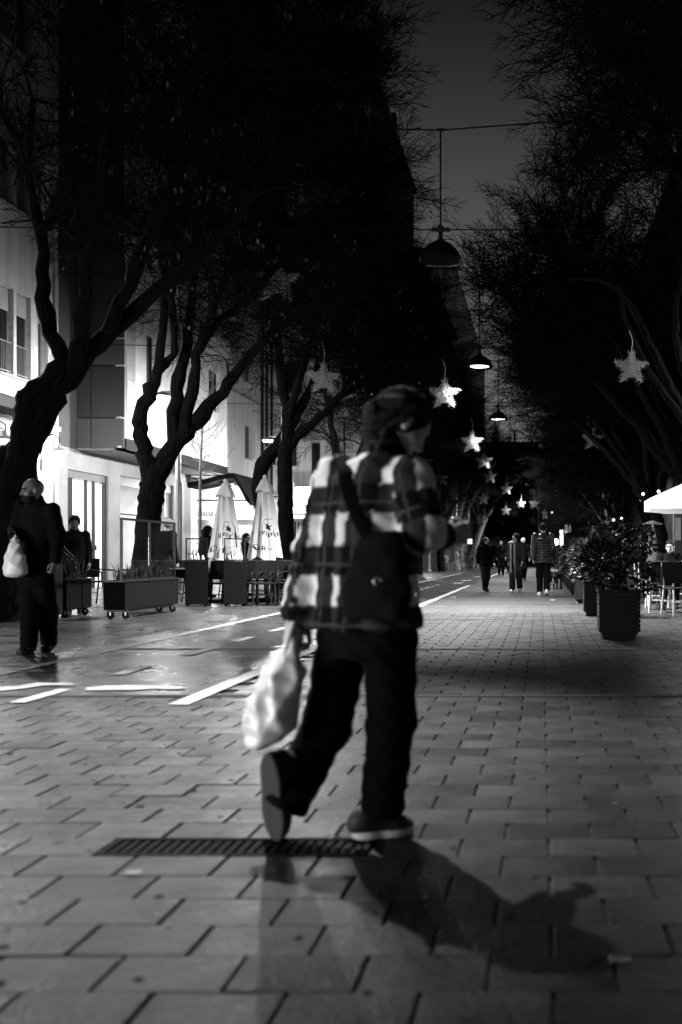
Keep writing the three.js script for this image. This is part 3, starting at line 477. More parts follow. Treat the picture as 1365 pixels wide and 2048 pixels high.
lampSpots.forEach(([d, x, y, kind], k) => {
  const g = thing('pendant_lamp', k === 0 ? 'pendant lamp over the walker, casting the long shadow' : k === 1 ? 'large dark pendant lamp hanging nearest against the evening sky' : `lit dish pendant lamp, ${ordinal[k]} along the wires over the street`, 'pendant lamp', V(x, y, -d), 0, 'pendant lamps over the street');
  part('shade', dishGeo, dishMat, g);
  part('neck', lathe([[0, 0.52], [0.035, 0.52], [0.04, 0.4], [0.07, 0.36], [0, 0.35]], 12), M.black, g);
  part('hub', [rbox(0.34, 0.07, 0.07, 0, 0.55, 0, 0.02), rbox(0.1, 0.14, 0.1, 0, 0.56, 0, 0.02)], M.blackMetal, g);
  part('rod', rod(V(0, 0.6, 0), V(0, 2.35, 0), 0.016, 8), M.black, g);
  const rec = k < 2 || k > 3;
  part('light_disc', lathe([[0, 0], [rec ? 0.1 : 0.27, 0], [rec ? 0.1 : 0.27, 0.015], [0, 0.02]], 24).translate(0, rec ? 0.24 : 0.02, 0), glow(1, rec ? 0.12 : 3.2), g);
  spot(CD[kind], V(x, y + (rec ? -0.01 : -0.02), -d), kind === 'near' ? 0.57 : k === 1 ? 1.0 : 1.24, kind === 'near' ? 0.5 : k === 1 ? 1 : 0.7, kind === 'near' ? 2.2 : 8, kind === 'near' ? V(-2.7, 0, -5.4) : undefined);
  const far = d > 45, up = thing('support_cable', `upper steel cable carrying the ${ordinal[k]} pendant lamp`, 'cable', V(x, y + 2.35, -d), 0, 'upper cables over the street');
  const lx = k > 3 ? -7.3 - x : -13.5 - x;
  part('wire', [curveTube([V(lx, 0.35, 0), V(lx * 0.45, 0.1, 0), V(0, 0, 0)], 0.014, 16, 5), curveTube([V(0, 0, 0), V((7.5 - x) * 0.5, 0.35, 0), V(7.5 - x, 0.8, 0)], 0.014, 16, 5)], M.cable, up);
  part('clamp', [rbox(0.14, 0.06, 0.06, 0, 0, 0, 0.02), rbox(0.1, 0.05, 0.05, -0.4, 0.02, 0, 0.02)], M.blackMetal, up);
  const lo = thing('stay_cable', `lower stay cable through the hub of the ${ordinal[k]} pendant lamp`, 'cable', V(x, y + 0.55, -d), 0, 'lower cables over the street');
  part('wire', curveTube([V(lx, 0.12, 0), V(lx * 0.5, 0.02, 0), V(0, 0, 0), V((7.5 - x) * 0.5, 0.0, 0), V(7.5 - x, 0.1, 0)], 0.012, 30, 5), M.cable, lo);
});
{ // a loose span of wire by the old house
  const c = thing('wall_cable', 'thin cable with a turnbuckle strung to the old house front', 'cable', V(-13.55, 9.3, -25));
  part('wire', curveTube([V(0, 0.05, 0), V(1.4, -0.02, 0.6), V(6, -0.4, 2.4)], 0.018, 16, 5), M.cable, c);
  part('turnbuckle', [new THREE.TorusGeometry(0.06, 0.018, 6, 14).translate(0.35, 0.02, 0.15), rod(V(0.4, 0.02, 0.17), V(0.9, -0.01, 0.39), 0.025, 6)], M.blackMetal, c);
}

// ---------------------------------------------------------------- tinsel stars
function starGeo() {
  seed(4242);
  const R = 0.47, r = 0.2, T = 0.12, tip = [], t = new Tubes(), tin = new Tubes();
  for (let k = 0; k < 10; k++) { const a = Math.PI / 2 + k * Math.PI / 5, q = k % 2 ? r : R; tip.push(V(Math.cos(a) * q, Math.sin(a) * q, 0)); }
  for (const f of [V(0, 0, T), V(0, 0, -T)]) for (let k = 0; k < 10; k++) {
    const a = tip[k], b = tip[(k + 1) % 10];
    t.add([a, b], [0.006, 0.006], 4); t.add([f, a], [0.005, 0.005], 4);
    const pt = () => { let u = rnd(), v = rnd(); if (u + v > 1) { u = 1 - u; v = 1 - v; } return f.clone().multiplyScalar(1 - u - v).addScaledVector(a, u).addScaledVector(b, v); };
    for (let n = 0; n < 34; n++) { const p = pt(), l = rr(0.05, 0.13), q = p.clone().add(V(rr(-1, 1), rr(-1, 1), rr(-0.35, 0.35)).normalize().multiplyScalar(l)), m = p.clone().lerp(q, 0.5).add(V(rr(-0.02, 0.02), rr(-0.02, 0.02), rr(-0.02, 0.02))); tin.add([p, m, q], [0.0052, 0.0052, 0.004], 3); }
  }
  return [t.geo(), tin.geo()];
}
const [starFrame, starTinsel] = starGeo();
const rows = { near: 'nearest, dim tinsel star tangled in the branches above the corner of the cafe' };
function star(x, y, d, yaw, label, wire = 0.55, sc = 1) {
  const g = thing('tinsel_star', label, 'star decoration', V(x, y, -d), yaw, 'tinsel stars hung over the street'); g.scale.setScalar(sc);
  part('frame', starFrame, M.star, g); part('tinsel', starTinsel, M.star, g);
  part('hanging_wire', curveTube([V(0, 0.46, 0), V(0.02, 0.46 + wire * 0.5, 0), V(-0.06, 0.46 + wire, 0)], 0.008, 12, 5), M.offWhite, g);
}
{
  const at = (px, py, d) => { const p = P(px, py, d); return [p.x, p.y, d]; };
  star(...at(555, 562, 22.6), 0.1, 'dim large tinsel star nearest in the branches, above the closed parasols', 0.5, 1.16);
  star(...at(648, 757, 27.5), 0.25, 'grey tinsel star on a loose wire between the walker\'s head and the cafe');
  star(...at(890, 788, 28.7), -0.1, 'brightest tinsel star, beside the second pendant lamp');
  star(...at(1264, 735, 16.2), 0.1, 'tinsel star alone over the terrace side, nearest on that side', 0.5, 0.62);
  star(...at(945, 884, 39.8), -0.15, 'bright tinsel star hanging below the third pendant lamp');
  star(...at(1188, 878, 39.8), 0.1, 'dim tinsel star before the terrace trees, second on that side');
  star(...at(850, 925, 51), 0.1, 'faint tinsel star beside the walker\'s shoulder');
  star(...at(885, 957, 62), 0.3, 'faint tinsel star above the walker\'s raised sleeve');
  star(...at(969, 922, 50.9), -0.2, 'half lit tinsel star, next below the bright star under the third pendant lamp');
  star(...at(981, 953, 62), -0.3, 'tinsel star lit on one point only, fourth down the middle row');
  star(...at(1181, 925, 51), 0.2, 'very dim tinsel star under the second star of the terrace side');
  star(...at(1123, 957, 62), 0.2, 'dim tinsel star left of the terrace branches with one bright tip');
  star(...at(1014, 978, 72.8), -0.3, 'bright small tinsel star, fifth down the middle row');
  star(...at(1043, 1008, 83.8), -0.4, 'bright small tinsel star beside the tall lit one');
  star(...at(1070, 1007, 70), 0.5, 'bright tall tinsel star farthest up among the far cluster');
  star(...at(1091, 1028, 80), 0.9, 'bright narrow tinsel star turned edgeways in the far cluster');
  star(...at(1068, 1041, 100), 0, 'tiny bright tinsel star, lower of the far cluster', 0.5, 1.1);
  star(...at(1083, 1048, 104), 0.4, 'tiny bright tilted tinsel star, lowest of the far cluster', 0.5, 1.1);
  star(...at(1094, 1066, 118), 0.4, 'last tiny tinsel star above the puffer jacket man', 0.5, 0.8);
  for (const [px, py, d, w] of [[968, 998, 73, 'below the fourth star of the middle row'], [1013, 1021, 84, 'left of the far bright cluster'], [1030, 1026, 95, 'just left of the tiny bright star'], [1145, 985, 73, 'fifth on the terrace side'], [1152, 1010, 84, 'sixth on the terrace side']]) star(...at(px, py, d), 0.2, 'barely visible unlit tinsel star, ' + w);
}
// ---------------------------------------------------------------- trees
function sprayGeo(sd) {                                        // a spray of bare twigs about a metre long, growing along +y
  seed(sd); const t = new Tubes(), N = 9, main = [], mr = [], bend = rr(-0.2, 0.2), b2 = rr(-0.2, 0.2);
  for (let k = 0; k <= 4; k++) { const q = k / 4; main.push(V(bend * q * q, q * 0.95, b2 * q * q)); mr.push(lerp(0.011, 0.005, q)); }
  t.add(main, mr, 3);
  for (let n = 0; n < N; n++) {
    const q = 0.12 + 0.8 * n / N, s = V(bend * q * q, q * 0.95, b2 * q * q), a = n * 2.4 + rr(-0.4, 0.4), l = rr(0.25, 0.55) * (1.1 - 0.5 * q), o = V(Math.cos(a), 0, Math.sin(a));
    const e1 = s.clone().addScaledVector(o, l * 0.5).add(V(0, l * 0.4, 0)), e2 = s.clone().addScaledVector(o, l * 0.75 + rr(-0.06, 0.06)).add(V(0, l * 0.95, 0));
    t.add([s, e1, e2], [0.008, 0.0065, 0.004], 3);
    for (let j = 0; j < 2; j++) { const m = s.clone().lerp(e1, 0.5 + j * 0.45), z = m.clone().add(V(o.z * rr(-1, 1), rr(0.5, 1), -o.x * rr(-1, 1)).normalize().multiplyScalar(l * 0.5)); t.add([m, z], [0.0055, 0.003], 3); }
  }
  return t.geo();
}
const sprays = [11, 22, 33, 44].map(sprayGeo);
const up3 = V(0, 1, 0);
function bez(a, b, c, n) { const o = []; for (let k = 0; k <= n; k++) { const t = k / n; o.push(a.clone().multiplyScalar((1 - t) * (1 - t)).addScaledVector(b, 2 * t * (1 - t)).addScaledVector(c, t * t)); } return o; }
function spline(pts, rads, n) { const c = new THREE.CatmullRomCurve3(pts), P2 = [], R = []; for (let k = 0; k <= n; k++) { const t = k / n; P2.push(c.getPoint(t)); const f = t * (rads.length - 1), i = Math.min(rads.length - 2, Math.floor(f)); R.push(lerp(rads[i], rads[i + 1], f - i)); } return [P2, R]; }
let treeNo = 0;
function tree({ base, trunk, limbs, crowns, n, sd, label, density = 1, bark = M.bark, group = 'bare street trees', leaves = 0 }) {
  const g = thing('street_tree', label, 'tree', base, 0, group), loc = (v) => v.clone().sub(base);
  seed(sd);
  const tt = new Tubes(); for (const [pts, rads] of trunk) { const [p, r] = spline(pts.map(loc), rads, 26); const rr2 = r.map((q) => q * rr(0.9, 1.1)); tt.add(p, rr2, 12, true); }
  part('trunk', tt.geo(), bark, g);
  const nodes = [];
  for (const [pts, rads] of limbs) { const [p, r] = spline(pts.map(loc), rads, 24); const wob = 0.35; for (let k = 2; k < p.length - 1; k++) p[k].add(V(rr(-1, 1), rr(-1, 1), rr(-1, 1)).multiplyScalar(r[k] * wob)); const lt = new Tubes().add(p, r.map((q) => q * (rnd() < 0.12 ? rr(1.15, 1.35) : rr(0.88, 1.1))), 9, true); part('limb', lt.geo(), bark, g); for (let k = 5; k < p.length; k++) nodes.push([p[k], r[k], p[k].clone().sub(p[k - 1]).normalize()]); }
  const bt = new Tubes(), mats = [[], [], [], []], q = new THREE.Quaternion(), put = (p, dir, s) => { q.setFromUnitVectors(up3, dir); const tw = new THREE.Quaternion().setFromAxisAngle(up3, rnd() * 6.28); mats[Math.floor(rnd() * 4)].push(new THREE.Matrix4().compose(p, q.clone().multiply(tw), V(s, s, s))); };
  const leafM = [];
  for (let i = 0; i < n; i++) {
    const [c, r] = crowns[i % crowns.length], u = Math.cbrt(0.15 + 0.85 * rnd()), dv = V(rr(-1, 1), rr(-1, 1), rr(-1, 1)).normalize(), T = V(c[0] + dv.x * r[0] * u, c[1] + dv.y * r[1] * u, -c[2] + dv.z * r[2] * u).sub(base);
    let best = null, bd = 1e9; for (const nd of nodes) { const dd = nd[0].distanceTo(T) + Math.max(0, nd[0].y - T.y) * 0.8 + rnd() * 1.2; if (dd < bd) { bd = dd; best = nd; } }
    const S = best[0], len = S.distanceTo(T); if (len < 0.3) continue;
    const mid = S.clone().lerp(T, 0.45).addScaledVector(best[2], len * 0.2).add(V(rr(-0.1, 0.1) * len, rr(0, 0.16) * len, rr(-0.1, 0.1) * len)), ns = Math.max(4, Math.ceil(len / 0.5)), pts = bez(S, mid, T, ns);
    const r0 = Math.min(best[1] * 0.7, 0.012 + 0.011 * len); bt.add(pts, pts.map((_, k) => lerp(r0, 0.006, k / ns)), 5);
    const nt = Math.ceil(len / (0.3 / density));
    for (let k = 0; k < nt; k++) {
      const f = 0.15 + 0.85 * (k + rnd()) / nt, fi = Math.min(ns - 1, Math.floor(f * ns)), p = pts[fi].clone().lerp(pts[fi + 1], clamp(f * ns - fi, 0, 1)), tan = pts[fi + 1].clone().sub(pts[fi]).normalize();
      const dir = tan.multiplyScalar(0.7).add(V(rr(-1, 1), rr(-0.6, 1), rr(-1, 1)).normalize()).normalize(), l = rr(0.35, 0.95), e = p.clone().addScaledVector(dir, l).add(V(0, 0.1 * l, 0));
      bt.add([p, p.clone().lerp(e, 0.5).add(V(rr(-0.05, 0.05), 0.04, rr(-0.05, 0.05))), e], [0.011, 0.008, 0.005], 3);
      put(p.clone().lerp(e, 0.35), dir.clone().add(V(rr(-0.6, 0.6), rr(-0.4, 0.5), rr(-0.6, 0.6))).normalize(), rr(0.6, 1.1)); put(e, dir.clone().add(V(0, rr(-0.2, 0.3), 0)).normalize(), rr(0.6, 1.15));
      if (rnd() < leaves) for (let z = 0; z < 5; z++) leafM.push(new THREE.Matrix4().compose(e.clone().add(V(rr(-0.3, 0.3), rr(-0.4, 0.1), rr(-0.3, 0.3))), new THREE.Quaternion().setFromEuler(new THREE.Euler(rr(-0.5, 0.5), rnd() * 6.28, Math.PI + rr(-0.5, 0.5))), V(1, 1, 1).multiplyScalar(rr(0.7, 1.2))));
    }
  }
  part('branches', bt.geo(), M.twig, g);
  mats.forEach((list, k) => { if (!list.length) return; const im = new THREE.InstancedMesh(sprays[k], M.twig, list.length); list.forEach((m, i) => im.setMatrixAt(i, m)); im.name = 'twigs'; im.userData.kind = 'stuff'; g.add(im); });
  if (leafM.length) { const im = new THREE.InstancedMesh(leafGeo(0.035, 0.11), M.deadLeaf, leafM.length); leafM.forEach((m, i) => im.setMatrixAt(i, m)); im.name = 'leaves'; im.userData.kind = 'stuff'; g.add(im); }
  return g;
}
function leafGeo(w, l) { const g = new THREE.BufferGeometry(); g.setAttribute('position', new THREE.Float32BufferAttribute([0, 0, 0, w, l * 0.45, 0.012, 0, l, 0.0, -w, l * 0.45, 0.012], 3)); g.setAttribute('uv', new THREE.Float32BufferAttribute([0.5, 0, 1, 0.5, 0.5, 1, 0, 0.5], 2)); g.setIndex([0, 1, 2, 0, 2, 3]); g.computeVertexNormals(); return g; }
const px = (d, dd, list) => list.map(([x, y], k) => P(x, y, d + dd * k / Math.max(1, list.length - 1)));
tree({
  base: V(-8.3, 0, -15.4), sd: 101, label: 'thick leaning street tree with a sawn stump, behind the bald man', n: 90, leaves: 0.1,
  trunk: [[px(15.4, 0, [[8, 1250], [18, 1120], [30, 1000], [44, 920], [56, 850], [63, 785]]), [0.42, 0.34, 0.3, 0.24, 0.22, 0.21]], [px(15.5, 0.1, [[-10, 1250], [-8, 1080], [-4, 980], [18, 925], [40, 900]]), [0.36, 0.3, 0.28, 0.26, 0.2]]],
  limbs: [[px(15.4, 0.6, [[58, 900], [84, 830], [120, 775], [160, 722], [215, 668], [300, 592], [390, 520], [470, 440], [540, 330]]), [0.19, 0.18, 0.17, 0.15, 0.13, 0.11, 0.09, 0.06, 0.04]],
    [px(15.4, 0.3, [[60, 800], [90, 772], [118, 735], [112, 690], [94, 630], [85, 560], [84, 480], [72, 420], [60, 340], [66, 200]]), [0.2, 0.17, 0.14, 0.13, 0.12, 0.1, 0.095, 0.08, 0.06, 0.04]],
    [px(15.4, -0.8, [[150, 735], [165, 640], [175, 520], [205, 380], [215, 200], [230, -40]]), [0.14, 0.12, 0.1, 0.09, 0.07, 0.04]],
    [px(15.4, -0.2, [[83, 470], [110, 415], [130, 340], [150, 200]]), [0.08, 0.07, 0.06, 0.04]],
    [px(15.4, 1, [[215, 668], [300, 470], [400, 250], [460, 60], [500, -100]]), [0.11, 0.1, 0.08, 0.06, 0.04]]],
  crowns: [[[-6.9, 9.2, 15.6], [2.6, 4.2, 2.6]], [[-5.4, 9.6, 16], [2.8, 4.2, 2.8]]],
});
tree({
  base: V(-8.75, 0, -22), sd: 202, label: 'forked street tree beside the lamp post and glass screened planter', n: 165, leaves: 0.12, density: 1.1,
  trunk: [[px(22, 0, [[284, 1206], [290, 1120], [298, 1040], [306, 975], [312, 930]]), [0.32, 0.27, 0.26, 0.28, 0.24]]],
  limbs: [[px(22, -0.4, [[304, 965], [292, 915], [283, 870], [285, 825], [300, 785], [316, 745], [322, 690], [330, 600], [322, 500], [300, 380]]), [0.22, 0.19, 0.17, 0.16, 0.15, 0.12, 0.09, 0.08, 0.06, 0.04]],
    [px(22, 0.5, [[312, 955], [345, 905], [385, 855], [420, 812], [455, 768], [510, 700], [560, 655], [650, 595], [720, 565]]), [0.23, 0.21, 0.18, 0.16, 0.13, 0.1, 0.08, 0.05, 0.03]],
    [px(22, 0.2, [[352, 895], [352, 810], [366, 740], [378, 650], [388, 550], [402, 420], [418, 260], [430, 100]]), [0.17, 0.15, 0.13, 0.1, 0.09, 0.08, 0.06, 0.04]],
    [px(22, -0.3, [[368, 870], [384, 780], [398, 690], [430, 610], [470, 520], [520, 400], [560, 260]]), [0.15, 0.13, 0.1, 0.08, 0.07, 0.05, 0.03]],
    [px(22, 0.8, [[397, 702], [440, 640], [470, 620], [540, 548], [600, 500], [690, 420]]), [0.1, 0.095, 0.09, 0.08, 0.06, 0.04]],
    [px(22, -0.9, [[322, 740], [350, 700], [345, 600], [350, 480], [340, 300]]), [0.09, 0.08, 0.07, 0.06, 0.04]]],
  crowns: [[[-6.6, 9.6, 22], [3.9, 4.6, 3.6]], [[-5.3, 11.4, 22.5], [2.4, 3.6, 3]], [[-6.8, 8.2, 21.5], [3.4, 2.2, 3]]],
});
tree({
  base: V(-7.7, 0, -30), sd: 303, label: 'third street tree, two stems rising behind the closed parasols', n: 150, leaves: 0.1,
  trunk: [[px(30, 0, [[580, 1178], [574, 1080], [571, 980], [570, 900]]), [0.26, 0.24, 0.23, 0.22]], [px(30, 0.2, [[560, 1178], [536, 1060], [518, 985], [524, 935], [548, 900], [572, 868]]), [0.24, 0.2, 0.2, 0.22, 0.2, 0.17]]],
  limbs: [[px(30, 0, [[570, 910], [579, 850], [566, 770], [552, 650], [548, 520], [560, 380]]), [0.21, 0.19, 0.16, 0.12, 0.1, 0.06]],
    [px(30, 0.4, [[574, 895], [630, 845], [690, 785], [745, 725], [800, 640]]), [0.17, 0.13, 0.1, 0.07, 0.04]],
    [px(30, 1, [[575, 870], [620, 780], [660, 690], [700, 560], [740, 400]]), [0.14, 0.12, 0.1, 0.07, 0.04]],
    [px(30, -1, [[570, 860], [600, 760], [640, 600], [650, 450], [690, 280]]), [0.14, 0.11, 0.09, 0.06, 0.04]]],
  crowns: [[[-6.6, 10.2, 30], [3.4, 5.2, 4]], [[-5.2, 8.0, 30], [1.9, 2.6, 3.5]]],
});
function genericTree(x, d, sd, label, crowns, n, o = {}) {
  seed(sd * 7 + 1);
  const lean = o.lean ?? rr(-0.3, 0.3), h = o.h ?? rr(2.4, 3), r = o.r ?? 0.22, base = V(x, 0, -d), top = V(x + lean, h, -d + rr(-0.2, 0.2)), limbs = [];
  const c0 = crowns[0][0];
  for (let k = 0; k < 5; k++) { const a = k / 5 * 6.28 + rr(-0.4, 0.4), cr = crowns[k % crowns.length], tx = cr[0][0] + Math.cos(a) * cr[1][0] * 0.6, tz = -cr[0][2] + Math.sin(a) * cr[1][2] * 0.6, ty = cr[0][1] + rr(-0.4, 0.7) * cr[1][1]; limbs.push([[top.clone().add(V(0, -0.15, 0)), V(lerp(top.x, tx, 0.35), lerp(h, ty, 0.4), lerp(top.z, tz, 0.35)), V(lerp(top.x, tx, 0.7), lerp(h, ty, 0.75), lerp(top.z, tz, 0.7)), V(tx, ty, tz)], [r * 0.75, r * 0.5, r * 0.33, 0.04]]); }
  return tree({ base, sd, label, crowns, n, limbs: [...(o.limbs ?? []), ...limbs], trunk: [[[base, V(x + lean * 0.4, h * 0.5, -d), top], [r * 1.3, r, r * 0.95]]], bark: o.bark ?? M.bark, leaves: o.leaves ?? 0, density: o.density ?? 1 });
}
const L = (k) => `bare street tree on the cafe side, ${ordinal[k]} from the camera`, R = (k) => `bare street tree on the terrace side, ${ordinal[k]} from the camera`;
genericTree(-7.6, 38, 411, L(3), [[[-7.2, 9.6, 38], [3.5, 5.6, 4]], [[-5.2, 7.2, 38], [2.3, 2.6, 3.6]]], 120);
genericTree(-7.2, 46.5, 412, L(4), [[[-6.6, 9.4, 46.5], [3.2, 5.6, 4]], [[-4.8, 7, 46], [2, 2.6, 3.6]]], 110);
genericTree(-6.8, 55, 413, L(5), [[[-6.0, 8.2, 55], [3, 5.0, 4]]], 90, { density: 0.9 });
genericTree(-6.4, 64, 414, L(6), [[[-5.6, 7.6, 64], [2.8, 4.4, 4]]], 80, { density: 0.8 });
genericTree(-6.25, 73, 415, 'street tree with a pale lit forked trunk beyond the walker\'s hand', [[[-5.0, 7.6, 73], [3, 4.2, 4]]], 70, { density: 0.8, bark: M.barkPale, r: 0.26, limbs: [[[P(921, 1095, 73), P(926, 1065, 73), P(934, 1040, 73), P(938, 1020, 73)], [0.28, 0.24, 0.18, 0.1]]] });  // lamp light on this trunk is put into its pale bark
genericTree(-5.9, 84, 416, 'far street tree with a pale leaning trunk behind the first walking woman', [[[-4.6, 7.6, 84], [3, 4.2, 4]]], 70, { density: 0.8, bark: M.barkPale, r: 0.26, lean: 0.9, h: 3.6 });  // pale bark again stands in for light on the trunk
genericTree(-5.4, 97, 417, L(9), [[[-4.2, 7.4, 97], [2.8, 4.4, 5]]], 70, { density: 0.7 });
genericTree(-4.8, 112, 418, L(10), [[[-3.4, 7.4, 112], [2.8, 4.4, 6]]], 70, { density: 0.7 });
genericTree(4.4, 10.5, 420, 'nearest tree of the terrace side, its crown reaching in from above', [[[3.8, 9.2, 10.5], [2.8, 3.0, 3]], [[2.1, 8.6, 11.5], [1.6, 1.4, 2.4]]], 130, { density: 1.3 });
genericTree(4.4, 17.5, 421, 'terrace tree with long smooth limbs arching over the parasol', [[[3.8, 9.6, 17.5], [3.6, 3.9, 3.4]], [[2.0, 10.6, 18], [2.0, 2.6, 3]]], 150, {
  density: 1.3, limbs: [[px(17.5, 0.4, [[1490, 1010], [1420, 900], [1365, 815], [1330, 750], [1290, 665], [1250, 590], [1200, 560], [1130, 560]]), [0.12, 0.1, 0.085, 0.075, 0.065, 0.055, 0.035, 0.02]], [px(17.7, -0.5, [[1490, 1000], [1400, 880], [1340, 800], [1300, 745], [1270, 680], [1250, 630], [1240, 570]]), [0.1, 0.08, 0.06, 0.05, 0.045, 0.04, 0.025]], [px(17.3, -0.5, [[1480, 980], [1420, 860], [1362, 720], [1352, 620], [1370, 540]]), [0.1, 0.08, 0.06, 0.05, 0.03]]],
});
genericTree(4.3, 25.5, 422, 'terrace tree with the broad crown edging the evening sky', [[[3.4, 8.8, 25.5], [4.2, 4.0, 3.8]], [[0.4, 7.6, 26], [2.4, 2.2, 3]]], 170, { density: 1.3 });
genericTree(4.3, 33.5, 423, R(3), [[[3.0, 8, 33.5], [4.6, 4.6, 4]], [[0.9, 7.6, 34], [2.4, 2.6, 3.4]]], 150, { density: 1.2, leaves: 0.06, lean: -0.5 });
genericTree(4.3, 42, 424, R(4), [[[2.9, 7.4, 42], [4.3, 4.8, 4]]], 130, { density: 1.1 });
genericTree(4.2, 51, 425, R(5), [[[2.9, 7, 51], [3.9, 4.8, 4]]], 120);
genericTree(4.2, 61, 426, R(6), [[[3.0, 6.8, 61], [3.6, 4.8, 4.5]]], 110, { density: 0.9 });
genericTree(4.2, 73, 427, R(7), [[[3.0, 6.8, 73], [3.4, 4.8, 5]]], 100, { density: 0.8 });
genericTree(4.2, 88, 428, R(8), [[[3.0, 6.8, 88], [3.4, 4.8, 6]]], 100, { density: 0.8 });
genericTree(4.2, 105, 429, R(9), [[[3.0, 6.8, 105], [3.2, 4.8, 7]]], 90, { density: 0.8 });
{ // slim pale sapling with a stake
  const b = V(-9.3, 0, -26.5), g = thing('sapling', 'slim pale sapling tied to a stake in front of the cafe sign', 'young tree', b); seed(909);
  const lp = (x, y) => P(x, y, 26.5).sub(b), [p, r] = spline([V(lp(401, 0).x, 0, 0), lp(401, 1050), lp(401, 960), lp(404, 880), lp(408, 800), lp(407, 740)], [0.05, 0.045, 0.04, 0.03, 0.018, 0.006], 16), bt = new Tubes();
  part('trunk', new Tubes().add(p, r, 8).geo(), M.barkPale, g);
  for (let k = 0; k < 34; k++) {
    const t = 0.42 + 0.56 * k / 34, f = t * 16, i = Math.min(15, Math.floor(f)), s = p[i].clone().lerp(p[i + 1], f - i), a = k * 2.4, l = rr(0.6, 1.35) * (1.25 - 0.6 * t), o = V(Math.cos(a), 0, Math.sin(a)), e = s.clone().addScaledVector(o, l * 0.8).add(V(0, l * 0.75, 0)), m = s.clone().addScaledVector(o, l * 0.5).add(V(0, l * 0.22, 0)), q = bez(s, m, e, 5);
    bt.add(q, [0.011, 0.009, 0.007, 0.005, 0.004, 0.002], 4);
    for (let j = 0; j < 7; j++) { const u = q[1 + j % 4], z = u.clone().add(V(o.x * 0.5 + rr(-0.7, 0.7), rr(0.2, 1), o.z * 0.5 + rr(-0.7, 0.7)).normalize().multiplyScalar(rr(0.15, 0.5))); bt.add([u, z], [0.006, 0.002], 3); }
  }
  part('branches', bt.geo(), M.barkPale, g); part('stake', rod(V(lp(408, 0).x, 0, 0.1), V(lp(408, 0).x, 1.7, 0.1), 0.03, 6), M.darkWood, g); part('tie', new THREE.TorusGeometry(0.1, 0.025, 6, 14).rotateX(Math.PI / 2).translate(lp(404, 0).x, 1.35, 0.05), M.white, g);
}
// ---------------------------------------------------------------- planters and shrubs along the paving
function planter(x, d, label) {
  const g = thing('planter', label, 'planter', V(x, 0, -d), 0, 'dark planters along the paving');
  const w = 0.5, h = 0.56, n = 9;
  part('body', [rbox(w - 0.05, h - 0.06, w - 0.05, 0, h / 2 + 0.02, 0, 0.01), box(w - 0.1, 0.05, w - 0.1, 0, 0.025, 0)], M.black, g);
  for (const [a, o] of [[0, 1], [0, -1], [1, 1], [1, -1]]) for (let k = 0; k < n; k++) { const y = 0.08 + k * (h - 0.08) / n + 0.025; part('slat', rbox(a ? 0.02 : w, 0.046, a ? w : 0.02, a ? o * (w / 2 - 0.01) : 0, y, a ? 0 : o * (w / 2 - 0.01), 0.006), M.black, g); }
  part('rim', [rbox(w + 0.03, 0.035, 0.05, 0, h + 0.01, w / 2 - 0.02), rbox(w + 0.03, 0.035, 0.05, 0, h + 0.01, -w / 2 + 0.02), rbox(0.05, 0.035, w - 0.07, w / 2 - 0.01, h + 0.01, 0), rbox(0.05, 0.035, w - 0.07, -w / 2 + 0.01, h + 0.01, 0)], M.black, g);
  part('soil', box(w - 0.08, 0.02, w - 0.08, 0, h - 0.02, 0), M.soil, g);
}
function shrub(x, d, y0, r, h, sd, label, n = 1500) {
  const g = thing('shrub', label, 'shrub', V(x, y0, -d), 0, 'shrubs in the dark planters'); seed(sd);
  const st = new Tubes(), ms = [];
  for (let k = 0; k < 9; k++) { const a = k * 2.4, e = V(Math.cos(a) * r * rr(0.3, 0.8), h * rr(0.5, 0.95), Math.sin(a) * r * rr(0.3, 0.8)); st.add(bez(V(rr(-0.05, 0.05), 0, rr(-0.05, 0.05)), V(e.x * 0.3, h * 0.4, e.z * 0.3), e, 5), [0.014, 0.012, 0.01, 0.008, 0.006, 0.004], 5); }
  part('stems', st.geo(), M.barkDark, g);
  const lumps = []; for (let k = 0; k < 12; k++) { const a = rnd() * 6.28, q = Math.sqrt(rnd()); lumps.push([V(Math.cos(a) * r * 0.62 * q, h * rr(0.08, 0.8), Math.sin(a) * r * 0.62 * q), r * rr(0.35, 0.55)]); }
  for (let k = 0; k < n; k++) {
    const [c, lr] = lumps[Math.floor(rnd() * lumps.length)], dv = V(rr(-1, 1), rr(-1, 1), rr(-1, 1)).normalize(), p = c.clone().addScaledVector(dv, lr * Math.cbrt(rr(0.3, 1)));
    if (p.y < -0.12) continue;
    ms.push(new THREE.Matrix4().compose(p, new THREE.Quaternion().setFromUnitVectors(up3, dv.add(V(rr(-0.8, 0.8), rr(-0.2, 0.8), rr(-0.8, 0.8))).normalize()).multiply(new THREE.Quaternion().setFromAxisAngle(up3, rnd() * 6.28)), V(1, 1, 1).multiplyScalar(rr(0.7, 1.3))));
  }
  const im = new THREE.InstancedMesh(leafGeo(0.024, 0.075), M.shrubLeaf, ms.length); ms.forEach((m, i) => im.setMatrixAt(i, m)); im.name = 'leaves'; im.userData.kind = 'stuff'; g.add(im);
}
for (let k = 0; k < 9; k++) {
  const d = 12.25 + k * 4.45, x = 0.95 + 0.01 * k;
  planter(x, d, k ? `dark slatted planter, ${ordinal[k]} of the row receding along the paving` : 'dark slatted planter nearest the camera, before the terrace tables');
  shrub(x, d, 0.56, k ? 0.5 : 0.5, 0.9, 500 + k, k ? `leafy shrub in the ${ordinal[k]} planter of the row` : 'leafy shrub overflowing the nearest dark planter', k < 4 ? 1700 : 1000);
}
shrub(-6.7, 66, 0, 1.1, 1.5, 600, 'dark clipped bush behind the pale wicker chairs', 1500); shrub(-4.9, 68, 0, 1.1, 1.4, 601, 'dark bush beside the first walking woman', 1500);
